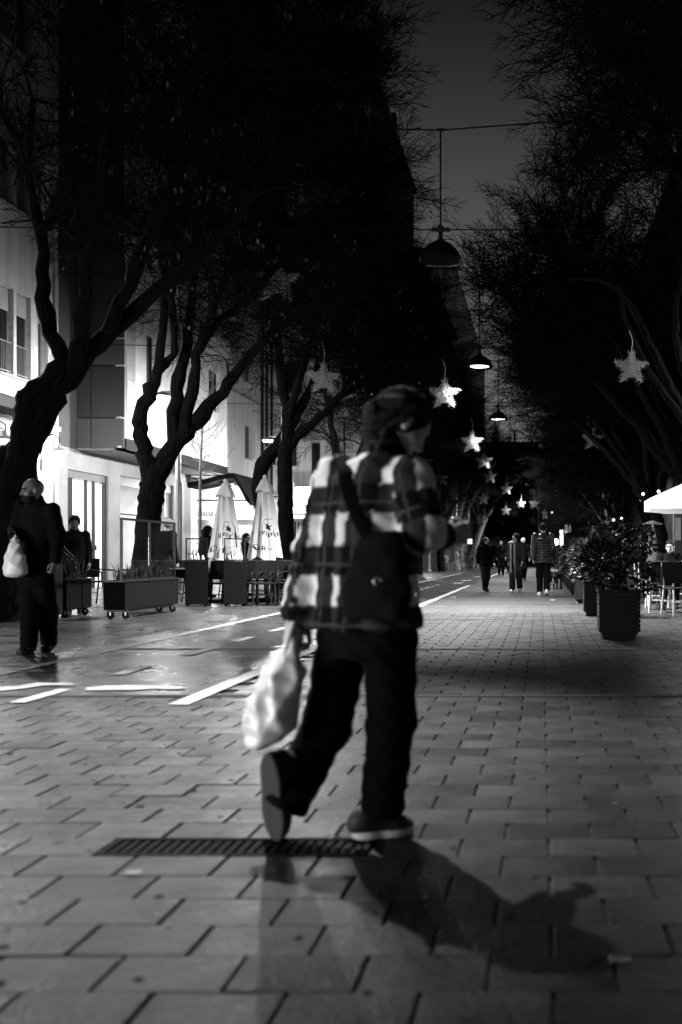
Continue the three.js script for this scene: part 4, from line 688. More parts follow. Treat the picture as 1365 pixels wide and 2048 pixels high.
shrub(-9.1, 36, 0.5, 0.45, 0.9, 602, 'dark potted bush beside the second closed parasol', 900);
{ const g = thing('plant_pot', 'pale pot holding the dark bush beside the closed parasol', 'pot', V(-9.1, 0, -36)); part('pot', lathe([[0, 0], [0.2, 0], [0.28, 0.45], [0.31, 0.47], [0.31, 0.53], [0.26, 0.53], [0.25, 0.46], [0, 0.45]], 20), M.offWhite, g); }

// ---------------------------------------------------------------- wheeled planters with glass wind screens
function caster(x, z) { return [new THREE.TorusGeometry(0.045, 0.02, 8, 16).translate(x, 0.065, z), new THREE.CylinderGeometry(0.035, 0.035, 0.03, 12).rotateX(Math.PI / 2).translate(x, 0.065, z)]; }
function casterFork(x, z) { return [rbox(0.02, 0.08, 0.02, x + 0.01, 0.1, z + 0.035, 0.004), rbox(0.02, 0.08, 0.02, x + 0.01, 0.1, z - 0.035, 0.004), rbox(0.07, 0.02, 0.1, x, 0.145, z, 0.004)]; }
function grassTuft(n, w, l, h, sd) { seed(sd); const t = new Tubes(); for (let k = 0; k < n; k++) { const b = V(rr(-w, w), 0, rr(-l, l)), a = rnd() * 6.28, q = rr(0.1, 0.4) * h, e = b.clone().add(V(Math.cos(a) * q, h * rr(0.4, 1), Math.sin(a) * q)); t.add(bez(b, b.clone().add(V(0, h * 0.5, 0)), e, 4), [0.008, 0.012, 0.01, 0.006, 0.001], 3); } return t.geo(); }
{
  const x0 = -6.86, x1 = -6.52, d0 = 15.6, d1 = 17.9, g = thing('screen_planter', 'black wheeled planter with a framed glass wind screen, beside the forked tree', 'planter screen', V(-6.69, 0, -16.75)), w = x1 - x0, l = d1 - d0;
  part('box', rbox(w, 0.44, l, 0, 0.37, 0, 0.015), M.darkWood, g); part('rim', [rbox(0.03, 0.03, l + 0.04, w / 2, 0.6, 0, 0.006), rbox(0.03, 0.03, l + 0.04, -w / 2, 0.6, 0, 0.006), rbox(w + 0.04, 0.03, 0.03, 0, 0.6, l / 2, 0.006), rbox(w + 0.04, 0.03, 0.03, 0, 0.6, -l / 2, 0.006)], M.blackMetal, g);
  part('chassis', rbox(w - 0.06, 0.05, l - 0.1, 0, 0.14, 0, 0.01), M.blackMetal, g);
  for (const x of [-0.12, 0.12]) for (const z of [l / 2 - 0.15, -l / 2 + 0.15]) { const c = part('caster_wheel', caster(x, z), M.rubber, g); part('caster_fork', casterFork(x, z), M.steel, c); }
  const fx = 0.1, f = 0.035;
  part('screen_frame', [box(f, 1.0, f, fx, 1.09, l / 2 - 0.03), box(f, 1.0, f, fx, 1.09, -l / 2 + 0.03), box(f, 0.98, f * 0.9, fx, 1.08, 0), box(f, f, l - 0.02, fx, 1.585, 0), box(f * 0.8, f, l - 0.1, fx, 0.62, 0)], M.blackMetal, g);
  for (const s of [-1, 1]) part('pane', box(0.008, 0.93, l / 2 - 0.07, fx, 1.1, s * l / 4), M.glass, g);
  part('plants', grassTuft(70, 0.08, 1.0, 0.38, 31).translate(-0.03, 0.58, 0), M.shrubLeaf, g);
}
function candlePlanter(x, d, label) {
  const g = thing('lantern_planter', label, 'planter lantern', V(x, 0, -d), 0.32);
  part('box', rbox(0.44, 0.86, 0.44, 0, 0.47, 0, 0.015), M.darkWood, g); part('feet', [box(0.05, 0.05, 0.05, -0.17, 0.025, 0.17), box(0.05, 0.05, 0.05, 0.17, 0.025, 0.17), box(0.05, 0.05, 0.05, -0.17, 0.025, -0.17), box(0.05, 0.05, 0.05, 0.17, 0.025, -0.17)], M.black, g);
  const f = 0.018, e = 0.2, fr = []; for (const a of [-e, e]) for (const b of [-e, e]) fr.push(box(f, 0.44, f, a, 1.13, b)); for (const y of [0.915, 1.345]) for (const s of [-e, e]) fr.push(box(2 * e, f, f, 0, y, s), box(f, f, 2 * e, s, y, 0));
  part('frame', fr, M.blackMetal, g);
  part('pane', [box(0.36, 0.4, 0.006, 0, 1.13, e - 0.004), box(0.36, 0.4, 0.006, 0, 1.13, -e + 0.004)], M.glass, g);
  for (const [a, b, h] of [[-0.1, 0.05, 0.05], [0.02, -0.05, 0.07], [0.12, 0.06, 0.045], [-0.03, 0.12, 0.04]]) { const c = part('candle', lathe([[0, 0], [0.028, 0], [0.028, h], [0, h]], 12).translate(a, 0.92, b), M.offWhite, g); part('flame', lathe([[0, 0], [0.009, 0.012], [0.006, 0.03], [0, 0.045]], 8).translate(a, 0.925 + h, b), glow(1, 12), c); }
  part('sprig', grassTuft(14, 0.1, 0.1, 0.26, 41).translate(-0.06, 0.92, -0.04), M.shrubLeaf, g);
  point(0.25, V(x, 1.04, -d), 1.5);
}
candlePlanter(-6.9, 19.95, 'black planter box with a candle lit glass cube, before the pale sapling'); candlePlanter(-6.14, 19.95, 'black planter box with a candle lit glass cube, before the first closed parasol');
{ // planter with trellis and tiny lights behind the bald man
  const g = thing('trellis_planter', 'dark wheeled planter with slanting trellis bars and tiny lights behind the bald man', 'planter', V(-7.95, 0, -16.4));
  part('box', rbox(0.5, 0.5, 0.9, 0.1, 0.38, 0, 0.02), M.darkWood, g);
  for (const x of [-0.08, 0.28]) for (const z of [0.35, -0.35]) { const c = part('caster_wheel', caster(x, z), M.rubber, g); part('caster_fork', casterFork(x, z), M.greySteel, c); }
  for (let k = 0; k < 7; k++) { part('trellis_bar', rod(V(-0.14 + 0.02 * k, 1.4 - 0.12 * k, 0.1 - 0.05 * k), V(0.36, 1.02 - 0.09 * k - 0.1, 0.1 - 0.05 * k), 0.012, 6), M.black, g); part('trellis_bar', rod(V(-0.14 + 0.08 * k, 0.6, 0.12), V(-0.14 + 0.08 * k, 1.45 - 0.11 * k, 0.12), 0.012, 6), M.black, g); }
  const li = []; for (let k = 0; k < 20; k++) { const t = k / 19; li.push(new THREE.SphereGeometry(0.009, 8, 6).translate(-0.16 - 0.1 * t * t + 0.02 * Math.sin(k * 2), 1.35 - 1.2 * t, 0.25 + 0.04 * Math.sin(k))); }
  li.push(new THREE.SphereGeometry(0.009, 8, 6).translate(0.02, 1.28, 0.25), new THREE.SphereGeometry(0.009, 8, 6).translate(0.13, 1.1, 0.25));
  const w = part('light_string', curveTube([V(-0.16, 1.36, 0.25), V(-0.15, 1.0, 0.22), V(-0.2, 0.5, 0.24), V(-0.26, 0.14, 0.25)], 0.004, 20, 4), M.black, g); part('bulb', li, glow(1, 3), w);
  part('foliage', grassTuft(90, 0.2, 0.35, 0.5, 51).translate(0.12, 0.6, 0), M.shrubLeaf, g);
  const p2 = thing('sign_planter', 'black planter trough with white script near its foot, beside the leaning tree', 'planter', V(-8.25, 0, -15.75));
  part('box', rbox(1.4, 1.08, 0.36, -0.1, 0.6, 0, 0.012), M.black, p2); part('rim', rbox(1.44, 0.03, 0.4, -0.1, 1.15, 0, 0.01), M.greySteel, p2); part('foot', [box(0.1, 0.06, 0.3, -0.7, 0.03, 0), box(0.1, 0.06, 0.3, 0.5, 0.03, 0)], M.black, p2);
  const lt = canvasMap(512, 96, (c, w2, h2) => { c.fillStyle = '#070707'; c.fillRect(0, 0, w2, h2); c.fillStyle = '#d8d8d8'; c.font = 'italic bold 84px serif'; c.fillText('karrüsan', 60, 72); });
  part('lettering', new THREE.PlaneGeometry(0.5, 0.094).translate(0.04, 0.115, 0.186), new THREE.MeshStandardMaterial({ map: lt, roughness: 0.6 }), p2);
}
// ---------------------------------------------------------------- parasols
function closedParasol(x, d, top, label, sd, words) {
  const g = thing('closed_parasol', label, 'parasol', V(x, 0, -d)); const H = top, bot = 0.86, NU = 96, NV = 26;
  const cloth = (u, v) => { // u round, v from top to hem
    const a = u * 2 * Math.PI, y0 = H - 0.12 - v * (H - 0.12 - bot), env = 0.05 + 0.21 * Math.pow(v, 0.9) + 0.05 * smooth(0, 0.12, v), fold = 1 + (0.13 + 0.1 * v) * Math.sin(8 * a + sd) + 0.05 * Math.sin(19 * a + v * 3 + sd), r = env * fold, y = y0 - (0.16 * Math.pow(v, 8)) * Math.sin(4 * a + sd * 2) - 0.05 * v * Math.sin(8 * a);
    return [Math.cos(a) * r * 1.05, y, Math.sin(a) * r];
  };
  const pos = [], uv = [], ix = []; for (let j = 0; j <= NV; j++) for (let i = 0; i <= NU; i++) { pos.push(...cloth(i / NU, j / NV)); uv.push(1 - i / NU, 1 - j / NV); }
  for (let j = 0; j < NV; j++) for (let i = 0; i < NU; i++) { const a = j * (NU + 1) + i; ix.push(a, a + 1, a + NU + 1, a + 1, a + NU + 2, a + NU + 1); }
  const geo = new THREE.BufferGeometry(); geo.setAttribute('position', new THREE.Float32BufferAttribute(pos, 3)); geo.setAttribute('uv', new THREE.Float32BufferAttribute(uv, 2)); geo.setIndex(ix); geo.computeVertexNormals();
  const print = canvasMap(1024, 1024, (c, w, h) => { c.fillStyle = '#dcdcdc'; c.fillRect(0, 0, w, h); c.fillStyle = '#0c0c0c'; c.strokeStyle = '#0c0c0c'; for (const k of [0, 1]) { const bx = 210 + k * 512; c.font = 'bold 84px serif'; c.fillText(words, bx - 20, 680); c.lineWidth = 5; c.beginPath(); c.arc(bx + 150, 560, 95, Math.PI, 0); c.lineTo(bx + 245, 800); c.moveTo(bx + 55, 560); c.lineTo(bx + 55, 800); c.stroke(); c.beginPath(); for (let q = 0; q < 10; q++) { const a = -Math.PI / 2 + q * Math.PI / 5, r = q % 2 ? 22 : 56; c[q ? 'lineTo' : 'moveTo'](bx + 130 + Math.cos(a) * r, 560 + Math.sin(a) * r); } c.fill(); c.font = 'bold 90px sans-serif'; c.fillText('SILVER', bx - 190, 900); c.lineWidth = 4; c.strokeRect(bx - 240, 820, 470, 3); } });
  part('canopy', geo, new THREE.MeshStandardMaterial({ map: print, roughness: 0.85, side: THREE.DoubleSide }), g);
  const cap = []; for (let k = 0; k <= 32; k++) cap.push(k); // little top flap over the folds
  const cp = [], ci = []; for (let j = 0; j <= 6; j++) for (let i = 0; i <= 32; i++) { const a = i / 32 * 6.2832, v = j / 6, sq = 1 / Math.max(Math.abs(Math.cos(a)), Math.abs(Math.sin(a))), r = (0.03 + 0.15 * v) * lerp(1, sq * 0.92, v); cp.push(Math.cos(a) * r, H - 0.02 - 0.26 * v * v - 0.04 * v + 0.03 * v * Math.sin(4 * a), Math.sin(a) * r); }
  for (let j = 0; j < 6; j++) for (let i = 0; i < 32; i++) { const a = j * 33 + i; ci.push(a, a + 1, a + 33, a + 1, a + 34, a + 33); }
  const cg = new THREE.BufferGeometry(); cg.setAttribute('position', new THREE.Float32BufferAttribute(cp, 3)); cg.setIndex(ci); cg.computeVertexNormals(); part('top_flap', cg.toNonIndexed(), gray(0.72, 0.85, { side: THREE.DoubleSide }), g);
  part('pole', rod(V(0, 0.05, 0), V(0, H + 0.03, 0), 0.024, 10), M.greySteel, g); part('base', rbox(0.6, 0.08, 0.6, 0, 0.04, 0, 0.02), M.black, g); part('finial', new THREE.SphereGeometry(0.05, 12, 8).translate(0, H + 0.01, 0), M.parasol, g);
}
closedParasol(-6.78, 21.4, 2.6, 'closed white parasol nearer the pale sapling, with dark print', 0.4, 'Heineken');
closedParasol(-6.1, 22, 2.74, 'closed white parasol nearer the walker, with dark print', 1.9, 'Heineken');
function openParasol(x, d, r, yE, yT, label, val = 0.22) {
  const g = thing('open_parasol', label, 'parasol', V(x, 0, -d)), pos = [], uv = [], ix = [], n = 8;
  const rim = []; for (let k = 0; k < n; k++) { const a = k / n * 6.2832 + Math.PI / 8; rim.push([Math.cos(a) * r, Math.sin(a) * r]); }
  for (let k = 0; k < n; k++) { const [a, b] = rim[k], [c, e] = rim[(k + 1) % n], o = pos.length / 3; const sag = 0.05; pos.push(0, yT, 0, a, yE, b, c, yE, e, (a + c) / 4, (yE + yT) / 2 - sag, (b + e) / 4, a, yE - val, b, c, yE - val, e, (a + c) / 2, yE - val - 0.02, (b + e) / 2); uv.push(0.5, 1, 0, 0.25, 1, 0.25, 0.5, 0.6, 0, 0, 1, 0, 0.5, 0); ix.push(o, o + 3, o + 1, o, o + 2, o + 3, o + 1, o + 3, o + 2, o + 1, o + 6, o + 4, o + 1, o + 2, o + 6, o + 2, o + 5, o + 6); }
  const geo = new THREE.BufferGeometry(); geo.setAttribute('position', new THREE.Float32BufferAttribute(pos, 3)); geo.setAttribute('uv', new THREE.Float32BufferAttribute(uv, 2)); geo.setIndex(ix); geo.computeVertexNormals();
  const m = new THREE.MeshPhysicalMaterial({ roughness: 0.9, side: THREE.DoubleSide, transmission: 0.45, thickness: 0 }); m.color.setRGB(0.8, 0.8, 0.8);
  m.map = canvasMap(512, 512, (c, w, h) => { c.fillStyle = '#ececec'; c.fillRect(0, 0, w, h); c.fillStyle = '#222'; c.save(); c.translate(170, 400); c.rotate(-0.12); c.beginPath(); c.ellipse(0, -30, 12, 26, 0.6, 0, 7); c.fill(); c.fillRect(40, -50, 8, 60); c.fillRect(60, -56, 50, 6); c.fillRect(60, -36, 44, 6); c.fillRect(120, -56, 8, 62); c.restore(); for (let i = 0; i < 6; i++) for (let j = 0; j < 6; j++) if ((i + j) % 2) c.fillRect(60 + i * 9, 430 + j * 8, 9, 8); });
  part('canopy', geo, m, g); part('pole', rod(V(0, 0, 0), V(0, yT + 0.1, 0), 0.025, 10), M.greySteel, g); part('base', rbox(0.6, 0.08, 0.6, 0, 0.04, 0, 0.02), M.black, g);
  for (let k = 0; k < n; k++) part('rib', rod(V(0, yT - 0.03, 0), V(rim[k][0], yE - 0.02, rim[k][1]), 0.012, 5), M.greySteel, g);
}
openParasol(3.95, 20, 1.95, 2.14, 2.95, 'open white parasol over the terrace tables, its edge in view');
openParasol(-4.4, 100, 2.0, 2.3, 3.0, 'small far white parasol behind the walking women');
point(11, V(3.7, 1.75, -19.6), 4);  // light of the unseen parasol lamp, brightens the cloth from below
{ const g = thing('unseen_parasol_lamp', 'unseen lamp under the open white parasol, lighting its cloth', 'lamp', V(3.7, 1.8, -19.6)); part('light_bulb', new THREE.SphereGeometry(0.07, 12, 10).translate(0, -0.05, 0), glow(1, 6), g); part('cord', rod(V(0, 0, 0), V(0.1, 1.0, 0), 0.006, 5), M.black, g); }
{ const g = thing('closed_dark_parasol', 'dark folded parasol behind the nearest shrub', 'parasol', V(2.35, 0, -21)); const prof = []; for (let k = 0; k <= 10; k++) prof.push([0.03 + 0.1 * Math.pow(k / 10, 0.6), 1.62 - k * 0.072]); part('canopy', lathe(prof.reverse(), 14), gray(0.05, 0.6), g); part('top_cap', lathe([[0, 1.75], [0.05, 1.74], [0.22, 1.68], [0.2, 1.66], [0, 1.66]], 20), gray(0.08, 0.5), g); part('pole', rod(V(0, 0, 0), V(0, 1.7, 0), 0.025, 8), M.greySteel, g); part('base', rbox(0.5, 0.08, 0.5, 0, 0.04, 0, 0.02), M.black, g); }

// ---------------------------------------------------------------- chairs and tables
function chairProto(name, label, group, seatMat, legMat, arms) {
  const g = thing(name, label, 'chair', V(0, 0, 0), 0, group);                    // faces +z
  part('seat', [rbox(0.44, 0.035, 0.43, 0, 0.45, 0, 0.012)], seatMat, g);
  const back = []; for (let k = 0; k < 9; k++) { const a = (k - 4) / 4 * 0.5; back.push(rbox(0.056, 0.36, 0.022, Math.sin(a) * 0.44, 0.71, -0.2 - (Math.cos(a) - 1) * 0.25 - 0.03, 0.008)); }
  part('backrest', back, seatMat, g); part('back_rail', curveTube([V(-0.22, 0.89, -0.2), V(0, 0.9, -0.24), V(0.22, 0.89, -0.2)], 0.016, 12, 6), seatMat, g);
  for (const s of [-1, 1]) { part('leg', rod(V(s * 0.22, 0, 0.21), V(s * 0.2, 0.44, 0.18), 0.015, 8, 0.018), legMat, g); part('leg', [rod(V(s * 0.22, 0, -0.25), V(s * 0.2, 0.45, -0.19), 0.015, 8, 0.018), rod(V(s * 0.2, 0.45, -0.19), V(s * 0.22, 0.88, -0.22), 0.016, 8)], legMat, g); if (arms) part('armrest', [curveTube([V(s * 0.23, 0.46, 0.17), V(s * 0.25, 0.64, 0.16), V(s * 0.25, 0.67, 0.05), V(s * 0.24, 0.69, -0.2)], 0.016, 16, 6)], seatMat, g); }
  part('stretcher', [rod(V(-0.21, 0.22, 0.2), V(0.21, 0.22, 0.2), 0.01, 6), rod(V(-0.21, 0.22, -0.22), V(0.21, 0.22, -0.22), 0.01, 6)], legMat, g);
  return g;
}
function tableProto(name, label, group, w, l, mat) {
  const g = thing(name, label, 'table', V(0, 0, 0), 0, group);
  part('tabletop', rbox(w, 0.035, l, 0, 0.735, 0, 0.008), mat, g); for (const a of [-1, 1]) for (const b of [-1, 1]) part('leg', rod(V(a * (w / 2 - 0.05), 0, b * (l / 2 - 0.05)), V(a * (w / 2 - 0.06), 0.72, b * (l / 2 - 0.06)), 0.018, 8), M.blackMetal, g);
  return g;
}
const G1 = 'dark cafe chairs round the cafe side tables';
const c0 = chairProto('cafe_chair', 'dark cafe chair seen from behind, pushed up to the tables under the closed parasols', G1, M.black, M.blackMetal, true);
const cafeChairs = [[-6.35, 20.1, 2.9], [-5.9, 20.25, 3.3], [-5.55, 20.05, 3.0], [-5.2, 20.2, 3.2], [-6.55, 21.3, 1.5], [-5.1, 21.2, -1.5], [-4.95, 20.7, -1.4], [-5.75, 22.2, 0.1], [-6.3, 22.3, -0.1], [-7.45, 21.6, 0.3], [-7.9, 20.6, 1.6], [-5.35, 22.1, 0.3], [-4.85, 21.9, -0.8], [-6.9, 22.3, 0.2], [-5.0, 20.1, 3.4], [-7.5, 20.8, 2.6]];
cafeChairs.forEach(([x, d, t], i) => { const o = i ? copyOf(c0) : c0; o.position.set(x, 0, -d); o.rotation.y = t; });
{ const o = copyOf(c0, V(-9.1, 0, -20.6), 1.75, 'lone dark armchair in profile before the bright folding door'); delete o.userData.group; o.scale.set(1.15, 1.05, 1.15); }
const t0 = tableProto('cafe_table', 'dark cafe table nearer the candle lit planters', 'dark cafe tables on the cafe side', 0.75, 0.75, gray(0.1, 0.25)); t0.position.set(-6.2, 0, -21);
copyOf(t0, V(-5.4, 0, -21.1), 0.1, 'dark cafe table under the parasol nearer the walker'); copyOf(t0, V(-7.75, 0, -21.2), 0, 'dark cafe table beside the hunched man');
const G2 = 'pale legged chairs on the terrace';
const c1 = chairProto('terrace_chair', 'terrace chair with dark shell and pale legs at the crowded tables', G2, M.black, gray(0.5, 0.45), false);
[[2.15, 17.7, 3.0], [2.75, 17.6, 3.2], [3.4, 17.9, 3.1], [2.0, 18.6, 1.5], [2.3, 19.6, 0.2], [3.5, 19.9, -0.1], [4.1, 18.4, -1.5], [2.9, 20.6, 3.1], [3.6, 21.4, 0.2], [2.35, 16.9, 2.8]].forEach(([x, d, t], i) => { const o = i ? copyOf(c1) : c1; o.position.set(x, 0, -d); o.rotation.y = t; });
const t1 = tableProto('terrace_table', 'pale topped terrace table laid with glasses and bottles', 'terrace tables', 1.5, 0.8, M.offWhite); t1.position.set(2.95, 0, -18.5);
copyOf(t1, V(3.1, 0, -21.2), 0, 'pale topped terrace table behind the seated man');
const bottleGeo = lathe([[0, 0], [0.034, 0], [0.035, 0.13], [0.014, 0.19], [0.013, 0.25], [0, 0.25]], 14), glassGeo = lathe([[0, 0], [0.03, 0.0], [0.03, 0.004], [0.005, 0.01], [0.005, 0.07], [0.034, 0.11], [0.03, 0.17], [0.028, 0.17], [0.03, 0.112], [0, 0.075]], 14), cupGeo = lathe([[0, 0], [0.03, 0], [0.042, 0.08], [0.039, 0.08], [0.028, 0.006], [0, 0.005]], 14), plateGeo = lathe([[0, 0], [0.07, 0], [0.12, 0.015], [0.118, 0.019], [0.06, 0.006], [0, 0.006]], 20);
[['bottle', 2.3, 18.35, bottleGeo, M.darkGlass, 'dark bottle at the shrub end of the terrace table'], ['cup', 2.38, 18.55, cupGeo, M.white, 'white cup beside the first dark bottle'], ['wine_glass', 2.62, 18.3, glassGeo, M.white, 'stemmed glass between bottle and seated man'], ['cup', 2.78, 18.4, cupGeo, M.white, 'white cup in the middle of the terrace table'], ['tumbler', 2.86, 18.55, cupGeo, M.offWhite, 'tall tumbler before the seated man'], ['bottle', 3.22, 18.35, bottleGeo, M.darkGlass, 'dark bottle past the hand of the seated man'], ['cup', 3.2, 18.2, cupGeo, M.white, 'white cup below the far dark bottle'], ['plate', 2.45, 18.25, plateGeo, M.white, 'white plate at the shrub end of the table'], ['plate', 3.0, 18.2, plateGeo, M.white, 'white plate before the seated man']].forEach(([n, x, d, geo, mat, label]) => { const m = part(n, geo, mat, scene); m.position.set(x, 0.754, -d); tag(m, label, n.replace('_', ' ')); if (n === 'bottle') part('label_band', lathe([[0.0355, 0.05], [0.0362, 0.05], [0.0362, 0.11], [0.0355, 0.11]], 14), M.white, m); if (n === 'tumbler') m.scale.set(0.8, 1.7, 0.8); });
{ // far pale furniture by the road
  const G3 = 'pale wicker chairs far along the road', c2 = chairProto('wicker_chair', 'pale wicker chair nearer the walker\'s sleeve, far along the road', G3, gray(0.6, 0.7), gray(0.55, 0.6), false); c2.position.set(-6.75, 0, -70); c2.rotation.y = 0.2; c2.scale.setScalar(1.15);
  const q = copyOf(c2, V(-6.05, 0, -70.2), -1.4, 'pale wicker chair turned sideways, far along the road'); 
  const s = thing('outdoor_sofa', 'low pale outdoor sofa with dark cushions beside the wicker chairs', 'sofa', V(-8.1, 0, -70)); part('frame', [rbox(1.9, 0.34, 0.8, 0, 0.2, 0, 0.04), rbox(0.12, 0.3, 0.8, 0.9, 0.5, 0, 0.03), rbox(1.9, 0.4, 0.12, 0, 0.55, -0.36, 0.03)], gray(0.6, 0.7), s); part('cushion', [rbox(1.6, 0.12, 0.7, -0.05, 0.44, 0.02, 0.04), rbox(1.6, 0.32, 0.14, -0.05, 0.65, -0.24, 0.05)], M.clothBlack, s); part('pillow', rbox(0.4, 0.3, 0.12, 0.4, 0.85, -0.2, 0.05), M.white, s);
}
{ // signs
  const d = 36, g = thing('round_sign', 'round grey traffic sign on a post beside the third tree', 'traffic sign', V(-9.2, 0, -d)); part('post', rod(V(0, 0, 0), V(0, 3.8, 0), 0.03, 8), M.greySteel, g); part('disc', new THREE.CylinderGeometry(0.3, 0.3, 0.02, 32).rotateX(Math.PI / 2).translate(0, 3.5, 0.05), gray(0.2, 0.5), g);
  const far = thing('lit_sign', 'glowing square sign far down the road near the pale trunk', 'sign', V(-6.6, 0, -92)); part('post', rod(V(0, 0, 0), V(0, 2.3, 0), 0.04, 8), M.black, far); part('light_face', rbox(0.42, 0.45, 0.1, 0, 2.35, 0.02, 0.02), glow(1, 3), far);
  const bl = thing('street_clock', 'glaring white globe lamp beside the letter sign beyond the planters', 'lamp', P(1112, 1083, 75).setY(0)); bl.name = 'globe_lamp'; part('post', rod(V(0, 0, 0), V(0, 1.9, 0), 0.05, 8), M.black, bl); part('light_globe', new THREE.SphereGeometry(0.24, 20, 14).translate(0, 2.05, 0), glow(1, 14), bl); point(14, V(bl.position.x, 2.05, -75), 10);
  const pil = thing('pillar', 'pale pillar beside the glaring globe lamp', 'pillar', P(1124, 1083, 76).setY(0)); part('shaft', rbox(0.28, 3.0, 0.28, 0, 1.5, 0, 0.02), plaster(0.6), pil);
  const B = thing('letter_sign', 'upright pale letter sign beside the glaring globe lamp', 'sign', P(1137, 1058, 74)), sh = new THREE.Shape([new THREE.Vector2(-0.24, -0.3), new THREE.Vector2(-0.05, -0.3), new THREE.Vector2(-0.05, 0.35), new THREE.Vector2(-0.24, 0.35)]); part('letter_bar', new THREE.ExtrudeGeometry(sh, { depth: 0.1, bevelEnabled: false }), gray(0.7, 0.6), B); part('letter_loop', [new THREE.TorusGeometry(0.13, 0.03, 6, 14, Math.PI).rotateZ(-Math.PI / 2).translate(0.0, 0.18, 0.05).scale(1.4, 1, 1), box(0.28, 0.06, 0.08, 0.1, 0.05, 0.05), box(0.24, 0.09, 0.08, 0.1, -0.07, 0.05), box(0.28, 0.06, 0.08, 0.1, -0.2, 0.05)], gray(0.4, 0.6), B); part('post', rod(V(-0.15, -B.position.y, 0.05), V(-0.15, -0.3, 0.05), 0.03, 6), M.black, B);
  const mb = thing('menu_stand', 'dim lettered stand behind the seated man on the terrace', 'sign', V(3.2, 0, -24)); part('post', rod(V(0, 0, 0), V(0, 2.0, 0), 0.03, 6), M.greySteel, mb); part('board', rbox(0.14, 0.55, 0.03, 0.1, 1.65, 0, 0.01), gray(0.35, 0.6), mb);
  seed(5); for (const [x, y, dd, label] of [[1287, 988, 30, 'tiny light among the branches over the terrace, nearest the parasol edge'], [1283, 1000, 34, 'tiny light just above the parasol edge'], [1318, 983, 28, 'longer small light hanging between terrace limbs'], [1346, 985, 28, 'small light behind the parasol peak'], [1228, 1040, 36, 'tiny light above the nearest shrub'], [1244, 1037, 36, 'brighter tiny light above the nearest shrub'], [1105, 1025, 70, 'tiny light beside the far cluster of stars'], [840, 767, 40, 'small bright light above the walker\'s hair'], [906, 1035, 72, 'far small light above the pale trunk']]) { const p = P(x, y, dd), l = thing('hanging_light', label, 'small light', p); part('light_bulb', new THREE.SphereGeometry(0.035 + dd * 0.0004, 10, 8), glow(1, 2.5), l); part('cord', rod(V(0, 0.03, 0), V(0.02, 0.9, 0), 0.004, 4), M.black, l); }
}
// ---------------------------------------------------------------- people: distance fields meshed by surface nets
function nets(f, mn, mx, c) {
  const nx = Math.ceil((mx[0] - mn[0]) / c) + 2, ny = Math.ceil((mx[1] - mn[1]) / c) + 2, nz = Math.ceil((mx[2] - mn[2]) / c) + 2, v = new Float32Array(nx * ny * nz), id = new Int32Array(nx * ny * nz).fill(-1), pos = [], idx = [];
  for (let k = 0, i = 0; k < nz; k++) for (let j = 0; j < ny; j++) for (let a = 0; a < nx; a++, i++) v[i] = f(mn[0] + (a - 0.5) * c, mn[1] + (j - 0.5) * c, mn[2] + (k - 0.5) * c);
  const sx = 1, sy = nx, sz = nx * ny, off = [0, sx, sy, sx + sy, sz, sz + sx, sz + sy, sz + sx + sy], E = [[0, 1], [2, 3], [4, 5], [6, 7], [0, 2], [1, 3], [4, 6], [5, 7], [0, 4], [1, 5], [2, 6], [3, 7]];
  for (let k = 0; k < nz - 1; k++) for (let j = 0; j < ny - 1; j++) for (let a = 0; a < nx - 1; a++) {
    const b = k * sz + j * sy + a; let m = 0; for (let q = 0; q < 8; q++) if (v[b + off[q]] < 0) m |= 1 << q;
    if (m === 0 || m === 255) continue;
    let x = 0, y = 0, z = 0, n = 0;
    for (const [p, q] of E) { const s = (m >> p) & 1, t = (m >> q) & 1; if (s === t) continue; const va = v[b + off[p]], vb = v[b + off[q]], w = va / (va - vb); x += lerp(p & 1, q & 1, w); y += lerp((p >> 1) & 1, (q >> 1) & 1, w); z += lerp(p >> 2, q >> 2, w); n++; }
    id[b] = pos.length / 3; pos.push(mn[0] + (a - 0.5 + x / n) * c, mn[1] + (j - 0.5 + y / n) * c, mn[2] + (k - 0.5 + z / n) * c);
  }
  const quad = (a, b, d, e, flip) => { if (a < 0 || b < 0 || d < 0 || e < 0) return; if (flip) idx.push(a, d, b, a, e, d); else idx.push(a, b, d, a, d, e); };
  for (let k = 1; k < nz - 1; k++) for (let j = 1; j < ny - 1; j++) for (let a = 1; a < nx - 1; a++) {
    const b = k * sz + j * sy + a, s = v[b] < 0;
    if (s !== v[b + sx] < 0) quad(id[b], id[b - sy], id[b - sy - sz], id[b - sz], s === false ? false : true);
    if (s !== v[b + sy] < 0) quad(id[b], id[b - sz], id[b - sz - sx], id[b - sx], s === false ? false : true);
    if (s !== v[b + sz] < 0) quad(id[b], id[b - sx], id[b - sx - sy], id[b - sy], s === false ? false : true);
  }
  const g = new THREE.BufferGeometry(); g.setAttribute('position', new THREE.Float32BufferAttribute(pos, 3)); g.setIndex(idx); g.computeVertexNormals(); return g;
}
const smin = (a, b, k) => { const h = Math.max(k - Math.abs(a - b), 0) / k; return Math.min(a, b) - h * h * k * 0.25; };
const smax = (a, b, k) => -smin(-a, -b, k);
function cap(a, b, ra, rb) { const dx = b.x - a.x, dy = b.y - a.y, dz = b.z - a.z, L = dx * dx + dy * dy + dz * dz + 1e-9; return (x, y, z) => { const px = x - a.x, py = y - a.y, pz = z - a.z, t = clamp((px * dx + py * dy + pz * dz) / L, 0, 1), qx = px - dx * t, qy = py - dy * t, qz = pz - dz * t; return Math.sqrt(qx * qx + qy * qy + qz * qz) - lerp(ra, rb, t); }; }
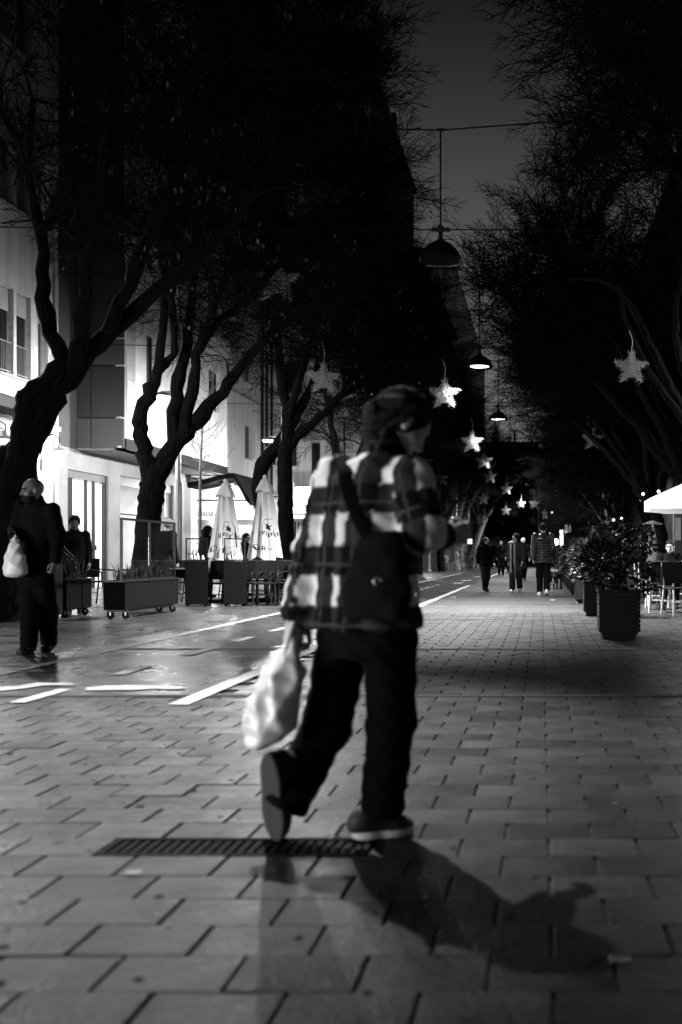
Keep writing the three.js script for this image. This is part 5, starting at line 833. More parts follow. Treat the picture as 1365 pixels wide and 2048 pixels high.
const ell = (cx, cy, cz, rx, ry, rz) => (x, y, z) => { const a = (x - cx) / rx, b = (y - cy) / ry, c = (z - cz) / rz, k = Math.sqrt(a * a + b * b + c * c); return (k - 1) * Math.min(rx, ry, rz); };
function union(list, k) { return (x, y, z) => { let d = list[0](x, y, z); for (let i = 1; i < list.length; i++) d = smin(d, list[i](x, y, z), k); return d; }; }
// loft: levels [y, cx, cz, a, b] with half widths a along the axis r and b along f
function loft(levels, rx, rz, fx, fz) {
  const L = [...levels].sort((p, q) => p[0] - q[0]), y0 = L[0][0], y1 = L[L.length - 1][0];
  return (x, y, z) => { const yc = clamp(y, y0, y1); let i = 0; while (i < L.length - 2 && yc > L[i + 1][0]) i++; const p = L[i], q = L[i + 1], t = (yc - p[0]) / (q[0] - p[0]), s = t * t * (3 - 2 * t) * 0.5 + t * 0.5, cx = lerp(p[1], q[1], t), cz = lerp(p[2], q[2], t), a = lerp(p[3], q[3], s), b = lerp(p[4], q[4], s), dx = x - cx, dz = z - cz, u = (dx * rx + dz * rz) / a, w = (dx * fx + dz * fz) / b, e = (Math.sqrt(u * u + w * w) - 1) * Math.min(a, b); return Math.max(e, Math.abs(y - (y0 + y1) / 2) - (y1 - y0) / 2); };
}
// a head in its own frame: x to its left, y up, z forward
const headParts = (() => {
  const skull = ell(0, 0.03, -0.012, 0.076, 0.09, 0.096), jaw = ell(0, -0.04, 0.02, 0.056, 0.076, 0.068), chin = ell(0, -0.088, 0.055, 0.027, 0.024, 0.024), nose = cap(V(0, 0.004, 0.084), V(0, -0.03, 0.103), 0.009, 0.0135), brow = cap(V(-0.034, 0.024, 0.074), V(0.034, 0.024, 0.074), 0.012, 0.012), lips = cap(V(-0.018, -0.06, 0.08), V(0.018, -0.06, 0.08), 0.0085, 0.0085), earL = ell(0.077, -0.005, -0.008, 0.012, 0.032, 0.02), earR = ell(-0.077, -0.005, -0.008, 0.012, 0.032, 0.02), s1 = ell(0.031, 0.001, 0.092, 0.017, 0.012, 0.014), s2 = ell(-0.031, 0.001, 0.092, 0.017, 0.012, 0.014), e1 = ell(0.031, 0.001, 0.075, 0.013, 0.011, 0.013), e2 = ell(-0.031, 0.001, 0.075, 0.013, 0.011, 0.013), ck1 = ell(0.04, -0.03, 0.052, 0.026, 0.024, 0.026), ck2 = ell(-0.04, -0.03, 0.052, 0.026, 0.024, 0.026);
  return (x, y, z) => { let d = smin(smin(skull(x, y, z), jaw(x, y, z), 0.03), chin(x, y, z), 0.025); d = smin(d, ck1(x, y, z), 0.02); d = smin(d, ck2(x, y, z), 0.02); d = smin(d, brow(x, y, z), 0.018); d = smax(d, -s1(x, y, z), 0.012); d = smax(d, -s2(x, y, z), 0.012); d = smin(d, nose(x, y, z), 0.014); d = smin(d, lips(x, y, z), 0.01); d = Math.min(d, e1(x, y, z), e2(x, y, z)); d = smin(d, earL(x, y, z), 0.008); return smin(d, earR(x, y, z), 0.008); };
})();
const hairKinds = {
  short: (() => { const s = ell(0, 0.036, -0.016, 0.086, 0.098, 0.104); return (x, y, z) => Math.max(s(x, y, z) + 0.003 * Math.sin(x * 160 + y * 60) * Math.sin(z * 150), -0.6 * y + 0.8 * z - 0.022, -0.055 - y); })(),
  curly: (() => { const s = ell(0, 0.045, -0.016, 0.098, 0.11, 0.112); return (x, y, z) => Math.max(s(x, y, z) + 0.011 * Math.sin(x * 150) * Math.sin(y * 140) * Math.sin(z * 150), -0.6 * y + 0.8 * z - 0.024, -0.07 - y); })(),
  bun: (() => { const s = ell(0, 0.03, -0.018, 0.093, 0.097, 0.1), b = ell(0, -0.035, -0.108, 0.044, 0.042, 0.036), n = cap(V(0, 0.0, -0.06), V(0, -0.1, -0.05), 0.058, 0.05); return (x, y, z) => { const w = 0.004 * Math.sin(y * 90 + x * 70) + 0.003 * Math.sin(z * 170 + x * 110) + 0.0025 * Math.sin(x * 260 + y * 210) * Math.sin(z * 240); return smin(Math.max(s(x, y, z) + w, -0.55 * y + 0.8 * z - 0.03), smin(b(x, y, z) + w, Math.max(n(x, y, z) + w, z + 0.01), 0.03), 0.03); }; })(),
  long: (() => { const s = ell(0, 0.036, -0.016, 0.089, 0.1, 0.106), c = cap(V(0, 0.0, -0.05), V(0, -0.2, -0.075), 0.085, 0.075); return (x, y, z) => Math.max(smin(s(x, y, z), c(x, y, z), 0.05) + 0.003 * Math.sin(x * 150), -0.45 * y + 0.85 * z - 0.03); })(),
  beard: (() => { const j = ell(0, -0.062, 0.028, 0.063, 0.068, 0.072), m = ell(0, -0.05, 0.085, 0.032, 0.012, 0.016), mouth = ell(0, -0.062, 0.1, 0.02, 0.005, 0.02); return (x, y, z) => Math.min(Math.max(j(x, y, z) + 0.003 * Math.sin(x * 190) * Math.sin(y * 190), y + 0.034 + 0.35 * Math.max(0, z - 0.04)), Math.max(m(x, y, z), -mouth(x, y, z))); })(),
  browsEyeShade: (() => { const a = cap(V(-0.044, 0.02, 0.078), V(-0.012, 0.022, 0.092), 0.008, 0.009), b = cap(V(0.044, 0.02, 0.078), V(0.012, 0.022, 0.092), 0.008, 0.009), c = ell(0.031, 0.001, 0.084, 0.014, 0.009, 0.009), d = ell(-0.031, 0.001, 0.084, 0.014, 0.009, 0.009); return (x, y, z) => Math.min(a(x, y, z), b(x, y, z), c(x, y, z), d(x, y, z)); })(),  // eyebrows, with socket shade as dark patches over the eyes
  hood: (() => { const s = ell(0, 0.03, -0.02, 0.1, 0.115, 0.118); return (x, y, z) => Math.max(s(x, y, z), -0.3 * y + 0.9 * z - 0.05); })(),
};
const cross = (a, b) => a.clone().cross(b), nrm = (v) => v.clone().normalize();
function frameOf(fwd, up) { const z = nrm(fwd), x = nrm(cross(up, z)), y = cross(z, x); return { x, y, z }; }
function local(fn, o, fr) { const { x: X, y: Y, z: Z } = fr; return (x, y, z) => { const a = x - o.x, b = y - o.y, c = z - o.z; return fn(a * X.x + b * X.y + c * X.z, a * Y.x + b * Y.y + c * Y.z, a * Z.x + b * Z.y + c * Z.z); }; }
// a hand in its own frame: fingers towards -y, palm towards +z, thumb on the side of +x
function handField(curl = 0.5) {
  const L = [cap(V(0.018, -0.02, 0), V(0.03, -0.085, 0), 0.017, 0.014), cap(V(0.004, -0.015, 0), V(0.01, -0.09, 0), 0.018, 0.014), cap(V(-0.008, -0.015, 0), V(-0.01, -0.088, 0), 0.018, 0.014), cap(V(-0.018, -0.015, 0), V(-0.029, -0.08, 0), 0.016, 0.013), cap(V(0, 0.03, 0), V(0, -0.03, 0), 0.026, 0.026)];
  const fingers = []; [[0.03, -0.085, 0.07], [0.01, -0.09, 0.078], [-0.01, -0.088, 0.072], [-0.029, -0.08, 0.056]].forEach(([x, y, l], k) => { let a = curl * (0.5 + 0.08 * k), p = V(x, y, 0); [0.45, 0.32, 0.23].forEach((q, s) => { const n = V(p.x + x * 0.06, p.y - Math.cos(a) * l * q, p.z + Math.sin(a) * l * q); fingers.push(cap(p, n, 0.0098 - s * 0.0008, 0.0092 - s * 0.0008)); p = n; a += curl * 0.95; }); });
  const thumb = union([cap(V(0.022, -0.025, 0.006), V(0.05, -0.058, 0.018), 0.014, 0.011), cap(V(0.05, -0.058, 0.018), V(0.054, -0.088, 0.028), 0.0105, 0.009)], 0.006), palm = union(L, 0.016), fs = fingers;
  return (x, y, z) => { let d = palm(x, y, z); for (const q of fs) d = smin(d, q(x, y, z), 0.0035); return smin(d, thumb(x, y, z), 0.008); };
}
function bounds(list, pad) { const mn = [1e9, 1e9, 1e9], mx = [-1e9, -1e9, -1e9]; for (const p of list) ['x', 'y', 'z'].forEach((k, i) => { mn[i] = Math.min(mn[i], p[k] - pad); mx[i] = Math.max(mx[i], p[k] + pad); }); return [mn, mx]; }
const shoeField = (heel, toe, up, w = 0.043) => { const fr = { z: nrm(toe.clone().sub(heel)) }; fr.x = nrm(cross(up, fr.z)); fr.y = cross(fr.z, fr.x); const l = toe.distanceTo(heel), upper = union([ell(0, 0.05, l * 0.16, w * 0.9, 0.055, 0.07), ell(0, 0.032, l * 0.7, w * 1.08, 0.036, l * 0.36), cap(V(0, 0.075, l * 0.17), V(0, 0.045, l * 0.6), w * 0.85, w * 0.6)], 0.03); return { upper: local((x, y, z) => Math.max(upper(x, y, z), 0.022 - y), heel, fr), sole: local((x, y, z) => { const wv = w * (1.05 + 0.12 * smooth(0.3, 0.75, z / l) - 0.12 * Math.exp(-Math.pow((z / l - 0.42) / 0.14, 2))), zc = (z - l * 0.48) / (l * 0.58), q = Math.sqrt(Math.pow(x / wv, 2) + Math.pow(Math.abs(zc), 3.2)) - 1; return Math.max(q * w, Math.abs(y - 0.013) - 0.014); }, heel, fr) }; };

function person(o) {
  const J = o.J, g = thing('person', o.label, 'person', V(J.pelvis.x, 0, J.pelvis.z)), ox = -J.pelvis.x, oz = -J.pelvis.z, cell = o.cell ?? 0.014, fine = o.fine ?? 0.006, put = (n, geo, mat, par = g) => part(n, geo.translate(ox, 0, oz), mat, par);
  const f = nrm(o.fwd), r = nrm(cross(f, up3)), mid = (a, b, t = 0.5) => a.clone().lerp(b, t), sc = (o.H ?? 1.7) / 1.7;
  // torso levels between pelvis and shoulders
  const sh = mid(J.shL, J.shR), half = J.shL.distanceTo(J.shR) / 2, at = (y) => { const t = clamp((y - J.pelvis.y) / (sh.y - J.pelvis.y), -0.6, 1.2); return [lerp(J.pelvis.x, sh.x, t), lerp(J.pelvis.z, sh.z, t)]; }, lev = (y, a, b) => [y, ...at(y), a, b];
  const inner = loft([lev(J.pelvis.y - 0.08, 0.14, 0.1), lev(J.pelvis.y + 0.08, 0.15, 0.1), lev(lerp(J.pelvis.y, sh.y, 0.45), 0.125, 0.085), lev(lerp(J.pelvis.y, sh.y, 0.8), half * 0.88, 0.1), lev(sh.y, half * 0.75, 0.075), lev(sh.y + 0.06, 0.06, 0.055)].map((l) => [l[0], l[1], l[2], l[3] * sc, l[4] * sc]), r.x, r.z, f.x, f.z);
  const limbs = [inner]; for (const s of ['L', 'R']) limbs.push(cap(J['sh' + s], J['el' + s], 0.046 * sc, 0.038 * sc), cap(J['el' + s], J['wr' + s], 0.038 * sc, 0.026 * sc), cap(J['hip' + s], J['kn' + s], 0.075 * sc, 0.052 * sc), cap(J['kn' + s], J['an' + s], 0.05 * sc, 0.036 * sc));
  limbs.push(cap(J.neck, J.head.clone().addScaledVector(J.headUp ?? up3, -0.06), 0.052 * sc, 0.05 * sc));
  const all = Object.values(J).filter((v) => v.isVector3 && v !== J.headUp), [bm, bx] = bounds(all.filter((p) => p !== J.head && p !== J.toeL && p !== J.toeR), 0.16);
  const geos = [nets(union(limbs, 0.03), bm, bx, Math.max(cell, 0.016))];
  const hf = frameOf(o.look, J.headUp ?? up3), headF = local((x, y, z) => headParts(x / sc, y / sc, z / sc) * sc, J.head, hf), neck = cap(J.neck, J.head.clone().addScaledVector(hf.y, -0.06), 0.05 * sc, 0.05 * sc);
  const [hm, hx] = bounds([J.head], 0.17 * sc); geos.push(nets((x, y, z) => smin(headF(x, y, z), neck(x, y, z), 0.03), hm, hx, fine));
  for (const s of ['L', 'R']) {
    const dir = o['hand' + s]?.dir ?? nrm(J['wr' + s].clone().sub(J['el' + s])), th = o['hand' + s]?.thumb ?? f, y = dir.clone().negate(), x = nrm(th.clone().addScaledVector(y, -th.dot(y))), z = cross(x, y), flip = s === 'L' ? 1 : -1;
    const zz = z.clone().multiplyScalar(o['hand' + s]?.flip ?? flip), hF = local(handField(o['hand' + s]?.curl ?? 0.5), J['wr' + s], { x, y, z: zz }), ctr = J['wr' + s].clone().addScaledVector(dir, 0.07), [m, q] = bounds([ctr], 0.13), fa = cap(J['el' + s].clone().lerp(J['wr' + s], 0.7), J['wr' + s], 0.029, 0.026);
    geos.push(nets((a, b, c) => smin(hF(a, b, c), fa(a, b, c), 0.012), m, q, Math.min(fine, 0.006)));
  }
  put('body', mergeGeometries(geos.map((q) => { q.translate(ox, 0, oz); return q; })).translate(-ox, 0, -oz), o.skin ?? M.skin);
  for (const h of o.hair ?? []) { const hF = local((x, y, z) => hairKinds[h](x / sc, y / sc, z / sc) * sc, J.head, hf), [m, q] = bounds([J.head, J.head.clone().addScaledVector(hf.y, h === 'long' ? -0.2 : 0)], 0.2); put(h === 'beard' ? 'beard' : h === 'browsEyeShade' ? 'eyebrows_and_eye_shade' : h === 'hood' ? 'hood' : 'hair', nets(hF, m, q, fine), o.hairMat ?? M.hair); }
  // trousers
  const tr = o.trouser ?? [0.1, 0.085, 0.07], pel = loft([lev(J.pelvis.y - 0.13, 0.15, 0.115), lev(J.pelvis.y, 0.17, 0.125), lev(J.pelvis.y + 0.14, 0.15, 0.11)].map((l) => [l[0], l[1], l[2], l[3] * sc, l[4] * sc]), r.x, r.z, f.x, f.z), legs = [pel];
  for (const s of ['L', 'R']) legs.push(cap(J['hip' + s], J['kn' + s], tr[0] * sc, tr[1] * sc), cap(J['kn' + s], J['an' + s], tr[1] * sc, tr[2] * sc));
  const lf = union(legs, 0.035), wr = o.wrinkle ?? 0.004, hems = ['L', 'R'].map((s) => { const k = J['an' + s].clone().sub(J['kn' + s]).normalize(); return [J['an' + s].clone().addScaledVector(k, 0.02), k]; });
  const trouserF = (x, y, z) => { let d = lf(x, y, z) + wr * Math.sin(y * 62 + x * 31 + Math.sin(z * 40)) * Math.sin(x * 40 + y * 17); return d; };
  const [tm, tx] = bounds([J.pelvis, J.hipL, J.hipR, J.knL, J.knR, J.anL, J.anR], 0.17);
  put('trousers', nets((x, y, z) => { let d = trouserF(x, y, z); for (const [p, k] of hems) { const q = (x - p.x) * k.x + (y - p.y) * k.y + (z - p.z) * k.z, rad = Math.hypot(x - p.x, y - p.y, z - p.z); if (rad < 0.2) d = Math.max(d, q); } return Math.max(d, y - J.pelvis.y - 0.12); }, tm, tx, cell), o.legMat ?? M.clothBlack);
  // jacket or coat
  const jk = o.jacket ?? {}, hemY = jk.hem ?? J.pelvis.y - 0.1, lv = jk.levels ?? [lev(hemY, 0.19 * sc, 0.145 * sc), lev(lerp(hemY, sh.y, 0.4), 0.17 * sc, 0.125 * sc), lev(lerp(hemY, sh.y, 0.8), half * 0.98, 0.125 * sc), lev(sh.y + 0.01, half * 0.82, 0.095 * sc), lev(sh.y + 0.075, 0.075, 0.068)];
  const torso = loft(lv, r.x, r.z, f.x, f.z), sl = jk.sleeve ?? [0.07, 0.06, 0.05], arms = []; for (const s of ['L', 'R']) arms.push([cap(J['sh' + s], J['el' + s], sl[0] * sc, sl[1] * sc), cap(J['el' + s], J['wr' + s].clone().lerp(J['el' + s], 0.06), sl[1] * sc, sl[2] * sc)]);
  const col = jk.collar ? cap(J.neck.clone().add(V(0, -0.02, 0)), J.neck.clone().add(V(0, 0.035, 0)), 0.078, 0.07) : null;
  const jF = (x, y, z) => { let d = torso(x, y, z); for (const [a, b] of arms) d = smin(d, smin(a(x, y, z), b(x, y, z), 0.03), 0.035); if (col) d = smin(d, col(x, y, z), 0.02); return d + (jk.wrinkle ?? 0.004) * Math.sin(x * 45 + y * 38) * Math.sin(y * 29 - z * 41); };
  const [jm, jx] = bounds([...lv.map((l) => V(l[1], l[0], l[2])), J.shL, J.shR, J.elL, J.elR, J.wrL, J.wrR], 0.25); jm[1] = Math.min(hemY, J.wrL.y, J.wrR.y) - 0.1; jx[1] = sh.y + 0.22;
  const jg = nets(jF, jm, jx, jk.cell ?? cell); if (jk.paint) jk.paint(jg);
  put('jacket', jg, o.topMat ?? M.clothBlack);
  // shoes
  for (const s of ['L', 'R']) { const toe = J['toe' + s], heel = J['heel' + s], up = o['foot' + s] ?? up3, sf = shoeField(heel, toe, up, (o.shoeW ?? 0.043) * sc), [m, q] = bounds([heel, toe], 0.12), sgeo = nets(sf.upper, m, q, Math.min(cell, 0.009)); const shoe = put('shoe', sgeo, o.shoeMat ?? M.black); put('sole', nets(sf.sole, m, q, Math.min(cell, 0.007)), (s === 'L' && o.soleMatL) || (o.soleMat ?? M.rubber), shoe); }
  g.userData.jacketField = undefined; delete g.userData.jacketField;
  return { g, jF, put, r, f };
}
// a standing, walking or sitting pose: x, depth, height, the way it faces (0 = towards the camera), step length
function pose(x, d, H, yaw, o = {}) {
  const s = H / 1.7, f = V(Math.sin(yaw), 0, Math.cos(yaw)), r = cross(f, up3), B = V(x, 0, -d), st = o.step ?? 0, p = (side, fw, y) => B.clone().addScaledVector(r, side * s).addScaledVector(f, fw * s).add(V(0, y * s, 0)), J = { pelvis: p(0, 0, 0.93), neck: p(0, 0.02 + (o.lean ?? 0) * 0.5, 1.45), head: p(0, 0.045 + (o.lean ?? 0) * 0.62, 1.585) };
  for (const [k, sd, ph] of [['R', 1, 1], ['L', -1, -1]]) {
    const q = st * ph, a = (o.swing ?? 0.6) * st * -ph, ln = (o.lean ?? 0) * 0.4; J['hip' + k] = p(0.085 * sd, 0, 0.9);
    J['sh' + k] = p(0.185 * sd, ln, 1.4); J['el' + k] = p(0.225 * sd, ln + a * 0.6 - 0.03, 1.12); J['wr' + k] = p(0.235 * sd, ln + a * 1.3 + 0.05, 0.89);
    if (o.sit) { J['hip' + k] = p(0.09 * sd, 0, 0.5); J['kn' + k] = p(0.11 * sd, 0.42, 0.5); J['an' + k] = p(0.11 * sd, 0.4, 0.09); J['heel' + k] = p(0.11 * sd, 0.36, 0); J['toe' + k] = p(0.12 * sd, 0.56, 0); }
    else if (q >= 0) { J['kn' + k] = p(0.085 * sd, q * 0.55 + 0.03, 0.49); J['an' + k] = p(0.08 * sd, q * 0.95, 0.09); J['heel' + k] = p(0.08 * sd, q * 0.95 - 0.06, 0.0); J['toe' + k] = p(0.1 * sd, q * 0.95 + 0.18, 0.0); }
    else { J['kn' + k] = p(0.085 * sd, q * 0.25 + 0.06, 0.49); J['an' + k] = p(0.08 * sd, q * 0.9, 0.13); J['heel' + k] = p(0.08 * sd, q * 0.9 - 0.08, 0.07); J['toe' + k] = p(0.09 * sd, q * 0.9 + 0.12, 0.0); }
  }
  if (o.sit) { const dy = V(0, -0.42 * s, 0); for (const k of ['pelvis', 'neck', 'head', 'shL', 'shR', 'elL', 'elR', 'wrL', 'wrR']) J[k].add(dy); for (const k of ['L', 'R']) { J['el' + k].addScaledVector(f, 0.06); J['wr' + k].addScaledVector(f, 0.24).add(V(0, 0.2, 0)); } }
  for (const [k, v] of Object.entries(o.set ?? {})) J[k] = v(p);
  return { J, f, r, p };
}
function walker(x, d, H, yaw, label, o = {}) { const q = pose(x, d, H, yaw, o); return person({ J: q.J, fwd: q.f, look: o.look ?? q.f, H, label, cell: 0.018, fine: 0.009, ...o.style }); }

// ---- the walker in the plaid jacket
{
  const K = 568.9, W = (px, py, z) => P(px, py, z), f = V(0.55, 0, -0.835), r = V(0.835, 0, 0.55);
  const J = {
    pelvis: W(732, 1240, 3.5), neck: W(770, 906, 3.5), head: W(806, 848, 3.53), headUp: nrm(V(0.52, 0.82, -0.24)),
    shL: W(672, 950, 3.6), shR: W(826, 955, 3.4), elL: W(628, 1100, 3.6), wrL: W(592, 1232, 3.5), elR: W(848, 1062, 3.36), wrR: W(888, 1072, 3.56),
    hipL: W(692, 1268, 3.56), knL: W(655, 1450, 3.52), anL: W(575, 1606, 3.47), hipR: W(780, 1268, 3.46), knR: W(784, 1440, 3.5), anR: W(765, 1612, 3.56),
    heelL: W(538, 1524, 3.36), toeL: W(548, 1672, 3.5), heelR: W(716, 1672, 3.53), toeR: W(822, 1666, 3.6),
  };
  J.toeL.y = 0.012; J.heelR.y = 0.0; J.toeR.y = 0.004;
  const lv = [[905, 772, 3.5, 0.07, 0.07], [928, 758, 3.5, 0.135, 0.1], [955, 748, 3.5, 0.172, 0.115], [1060, 737, 3.49, 0.188, 0.13], [1160, 731, 3.49, 0.212, 0.142], [1256, 727, 3.49, 0.24, 0.155]].map(([y, x, z, a, b]) => { const p = W(x, y, z); return [p.y, p.x, p.z, a, b]; });
  const paint = (g) => { // woven checks: bands round the body and along it, following each sleeve
    const p = g.attributes.position, c = new Float32Array(p.count * 3), band = (t, w, ph) => { const q = ((t / w + ph) % 1 + 1) % 1; return smooth(0.0, 0.05, q) * (1 - smooth(0.52, 0.57, q)); }, thin = (t, w, ph) => { const q = ((t / w + ph) % 1 + 1) % 1; return q > 0.71 && q < 0.75 ? 1 : 0; };
    const seg = (P0, a, b) => { const d = b.clone().sub(a), L = d.length(), t = clamp(P0.clone().sub(a).dot(d) / (L * L), 0, 1), q = P0.clone().sub(a.clone().addScaledVector(d, t)); return [q.length(), t * L, q]; };
    for (let i = 0; i < p.count; i++) {
      const v = V(p.getX(i), p.getY(i), p.getZ(i)), cands = [['L', J.shL, J.elL, 0], ['L', J.elL, J.wrL, 0.3], ['R', J.shR, J.elR, 0.05], ['R', J.elR, J.wrR, 0.25]];
      let u, w, best = 0.085; const tc = W(735, 1060, 3.49), du = (v.x - tc.x) * r.x + (v.z - tc.z) * r.z, df = (v.x - tc.x) * f.x + (v.z - tc.z) * f.z;
      u = du + 0.25 * Math.abs(df) * Math.sign(du || 1); w = v.y;
      for (const [k, a, b, o] of cands) { const [dist, t, q] = seg(v, a, b); const inside = k === 'R' ? du > 0.17 : du < -0.2; if (dist < best && (inside || dist < 0.06)) { best = dist; w = -t - o + 0.1; u = Math.atan2(q.dot(f), q.dot(r)) * 0.075; } }
      const A = band(u, 0.196, 0.305), B = band(w, 0.21, 0.09), th = Math.max(thin(u, 0.196, 0.305), thin(w, 0.21, 0.09));
      let k = A && B ? 0.7 : 0.006; if (A > 0.5 !== B > 0.5) k = 0.028; k = Math.max(k, 0.06 * th); if (A > 0.5 && B > 0.5) k = 0.8;
      c[i * 3] = c[i * 3 + 1] = c[i * 3 + 2] = k;
    }
    g.setAttribute('color', new THREE.BufferAttribute(c, 3));
  };
  const plaid = new THREE.MeshPhysicalMaterial({ roughness: 0.95, vertexColors: true, specularIntensity: 0.1 });
  const me = person({
    J, fwd: f, look: V(0.70, -0.62, -0.42), H: 1.68, cell: 0.01, fine: 0.005, label: 'person walking past in a black and white checked jacket, head bent, seen from behind', hair: ['bun'], skin: gray(0.45, 0.5), topMat: plaid, legMat: gray(0.005, 0.95, { specularIntensity: 0.08 }), trouser: [0.1, 0.084, 0.08], wrinkle: 0.005,
    jacket: { levels: lv, hem: lv[5][0], sleeve: [0.076, 0.068, 0.058], paint, cell: 0.0085, wrinkle: 0.006, collar: true }, shoeMat: gray(0.012, 0.6), soleMat: gray(0.55, 0.6), soleMatL: gray(0.035, 0.8), footL: nrm(V(0.55, 0.25, -0.8)), shoeW: 0.05,
    handL: { dir: V(-0.1, -1, 0).normalize(), thumb: f, curl: 1.2 }, handR: { dir: nrm(V(0.75, 0.1, -0.55)), thumb: up3, curl: 0.8 },
  });
  // bag slung across the back
  const bag = thing('shoulder_bag', 'dark shoulder bag worn across the back of the checked jacket', 'bag', W(748, 1160, 3.3)), bo = bag.position, bf = loft([[1238, 752, 3.29, 0.142, 0.05], [1200, 753, 3.28, 0.142, 0.062], [1130, 758, 3.3, 0.12, 0.058], [1080, 762, 3.32, 0.1, 0.04], [1062, 764, 3.33, 0.07, 0.025]].map(([y, x, z, a, b]) => { const p = W(x, y, z); return [p.y, p.x, p.z, a, b]; }), r.x, r.z, f.x, f.z);
  const [m, q] = bounds([W(748, 1160, 3.3)], 0.26); part('bag_body', nets((x, y, z) => bf(x, y, z) + 0.004 * Math.sin(x * 50) * Math.sin(y * 44), m, q, 0.009).translate(-bo.x, 0 - bo.y, -bo.z), M.clothBlack, bag);
  const surf = (px, py) => { let d = 2.9; for (let k = 0; k < 300; k++) { const q = P(px, py, d), dd = me.jF(q.x, q.y, q.z); if (dd < 0.003 || d > 3.8) break; d += Math.max(dd * 0.6, 0.002); } return P(px, py, d - 0.008); };
  const strap = []; for (let k = 0; k <= 10; k++) { const t = k / 10; strap.push(surf(lerp(690, 745, t * t) , lerp(912, 1085, t))); }
  const sp = [], si = []; strap.forEach((p, k) => { const w = k < 1 ? 0.02 : 0.026; sp.push(p.x - w, p.y, p.z - 0.003, p.x + w, p.y, p.z - 0.003, p.x + w, p.y, p.z + 0.006, p.x - w, p.y, p.z + 0.006); if (k) { const a = (k - 1) * 4, b = k * 4; for (let s2 = 0; s2 < 4; s2++) { const n2 = (s2 + 1) % 4; si.push(a + s2, b + s2, b + n2, a + s2, b + n2, a + n2); } } });
  const sg = new THREE.BufferGeometry(); sg.setAttribute('position', new THREE.Float32BufferAttribute(sp, 3)); sg.setIndex(si); sg.computeVertexNormals(); part('strap', sg.translate(-bo.x, -bo.y, -bo.z), M.clothBlack, bag);
  for (const [x, y] of [[756, 1163], [784, 1168], [826, 1190]]) { const p = W(x, y, 3.215 + (x > 800 ? 0.0 : 0.0)); part('buckle', new THREE.TorusGeometry(0.012, 0.004, 6, 14).translate(p.x - bo.x, p.y - bo.y, p.z - bo.z), M.steel, bag); }
  // plastic carrier bag in the left hand
  const pb = thing('carrier_bag', 'white plastic carrier bag swinging from the walker\'s left hand', 'plastic bag', W(555, 1400, 3.42)), po = pb.position;
  const bl = loft([[1262, 590, 3.47, 0.012, 0.012], [1285, 584, 3.46, 0.03, 0.02], [1310, 575, 3.45, 0.055, 0.035], [1345, 565, 3.43, 0.085, 0.06], [1400, 553, 3.41, 0.105, 0.075], [1450, 541, 3.4, 0.102, 0.07], [1480, 528, 3.39, 0.08, 0.05], [1502, 508, 3.38, 0.035, 0.025]].map(([y, x, z, a, b]) => { const p = W(x, y, z); return [p.y, p.x, p.z, a, b]; }), 0.96, 0.28, -0.28, 0.96);
  const hole = cap(W(585, 1255, 3.2), W(585, 1255, 3.7), 0.0, 0.0), [pm, pq] = bounds([W(550, 1385, 3.42)], 0.28);
  part('bag_film', nets((x, y, z) => bl(x, y, z) + 0.011 * (Math.abs(Math.sin((x * 0.95 + z * 0.5 + (y - 0.5) * 0.35) * 42 + Math.sin(y * 9) * 1.1)) - 0.6) * smooth(0.02, 0.2, y - 0.28) + 0.006 * Math.abs(Math.sin((x - y * 0.6) * 33 + 1)) + 0.004 * Math.abs(Math.sin((y + x * 0.5) * 47)), pm, pq, 0.0085).translate(-po.x, -po.y, -po.z), gray(0.8, 0.35), pb);
  part('handle', [curveTube([W(590, 1240, 3.47), W(582, 1265, 3.46), W(570, 1310, 3.44)].map((v) => v.sub(po)), 0.012, 12, 6), curveTube([W(590, 1240, 3.49), W(598, 1270, 3.48), W(590, 1315, 3.45)].map((v) => v.sub(po)), 0.012, 12, 6)], gray(0.8, 0.35), pb);
}
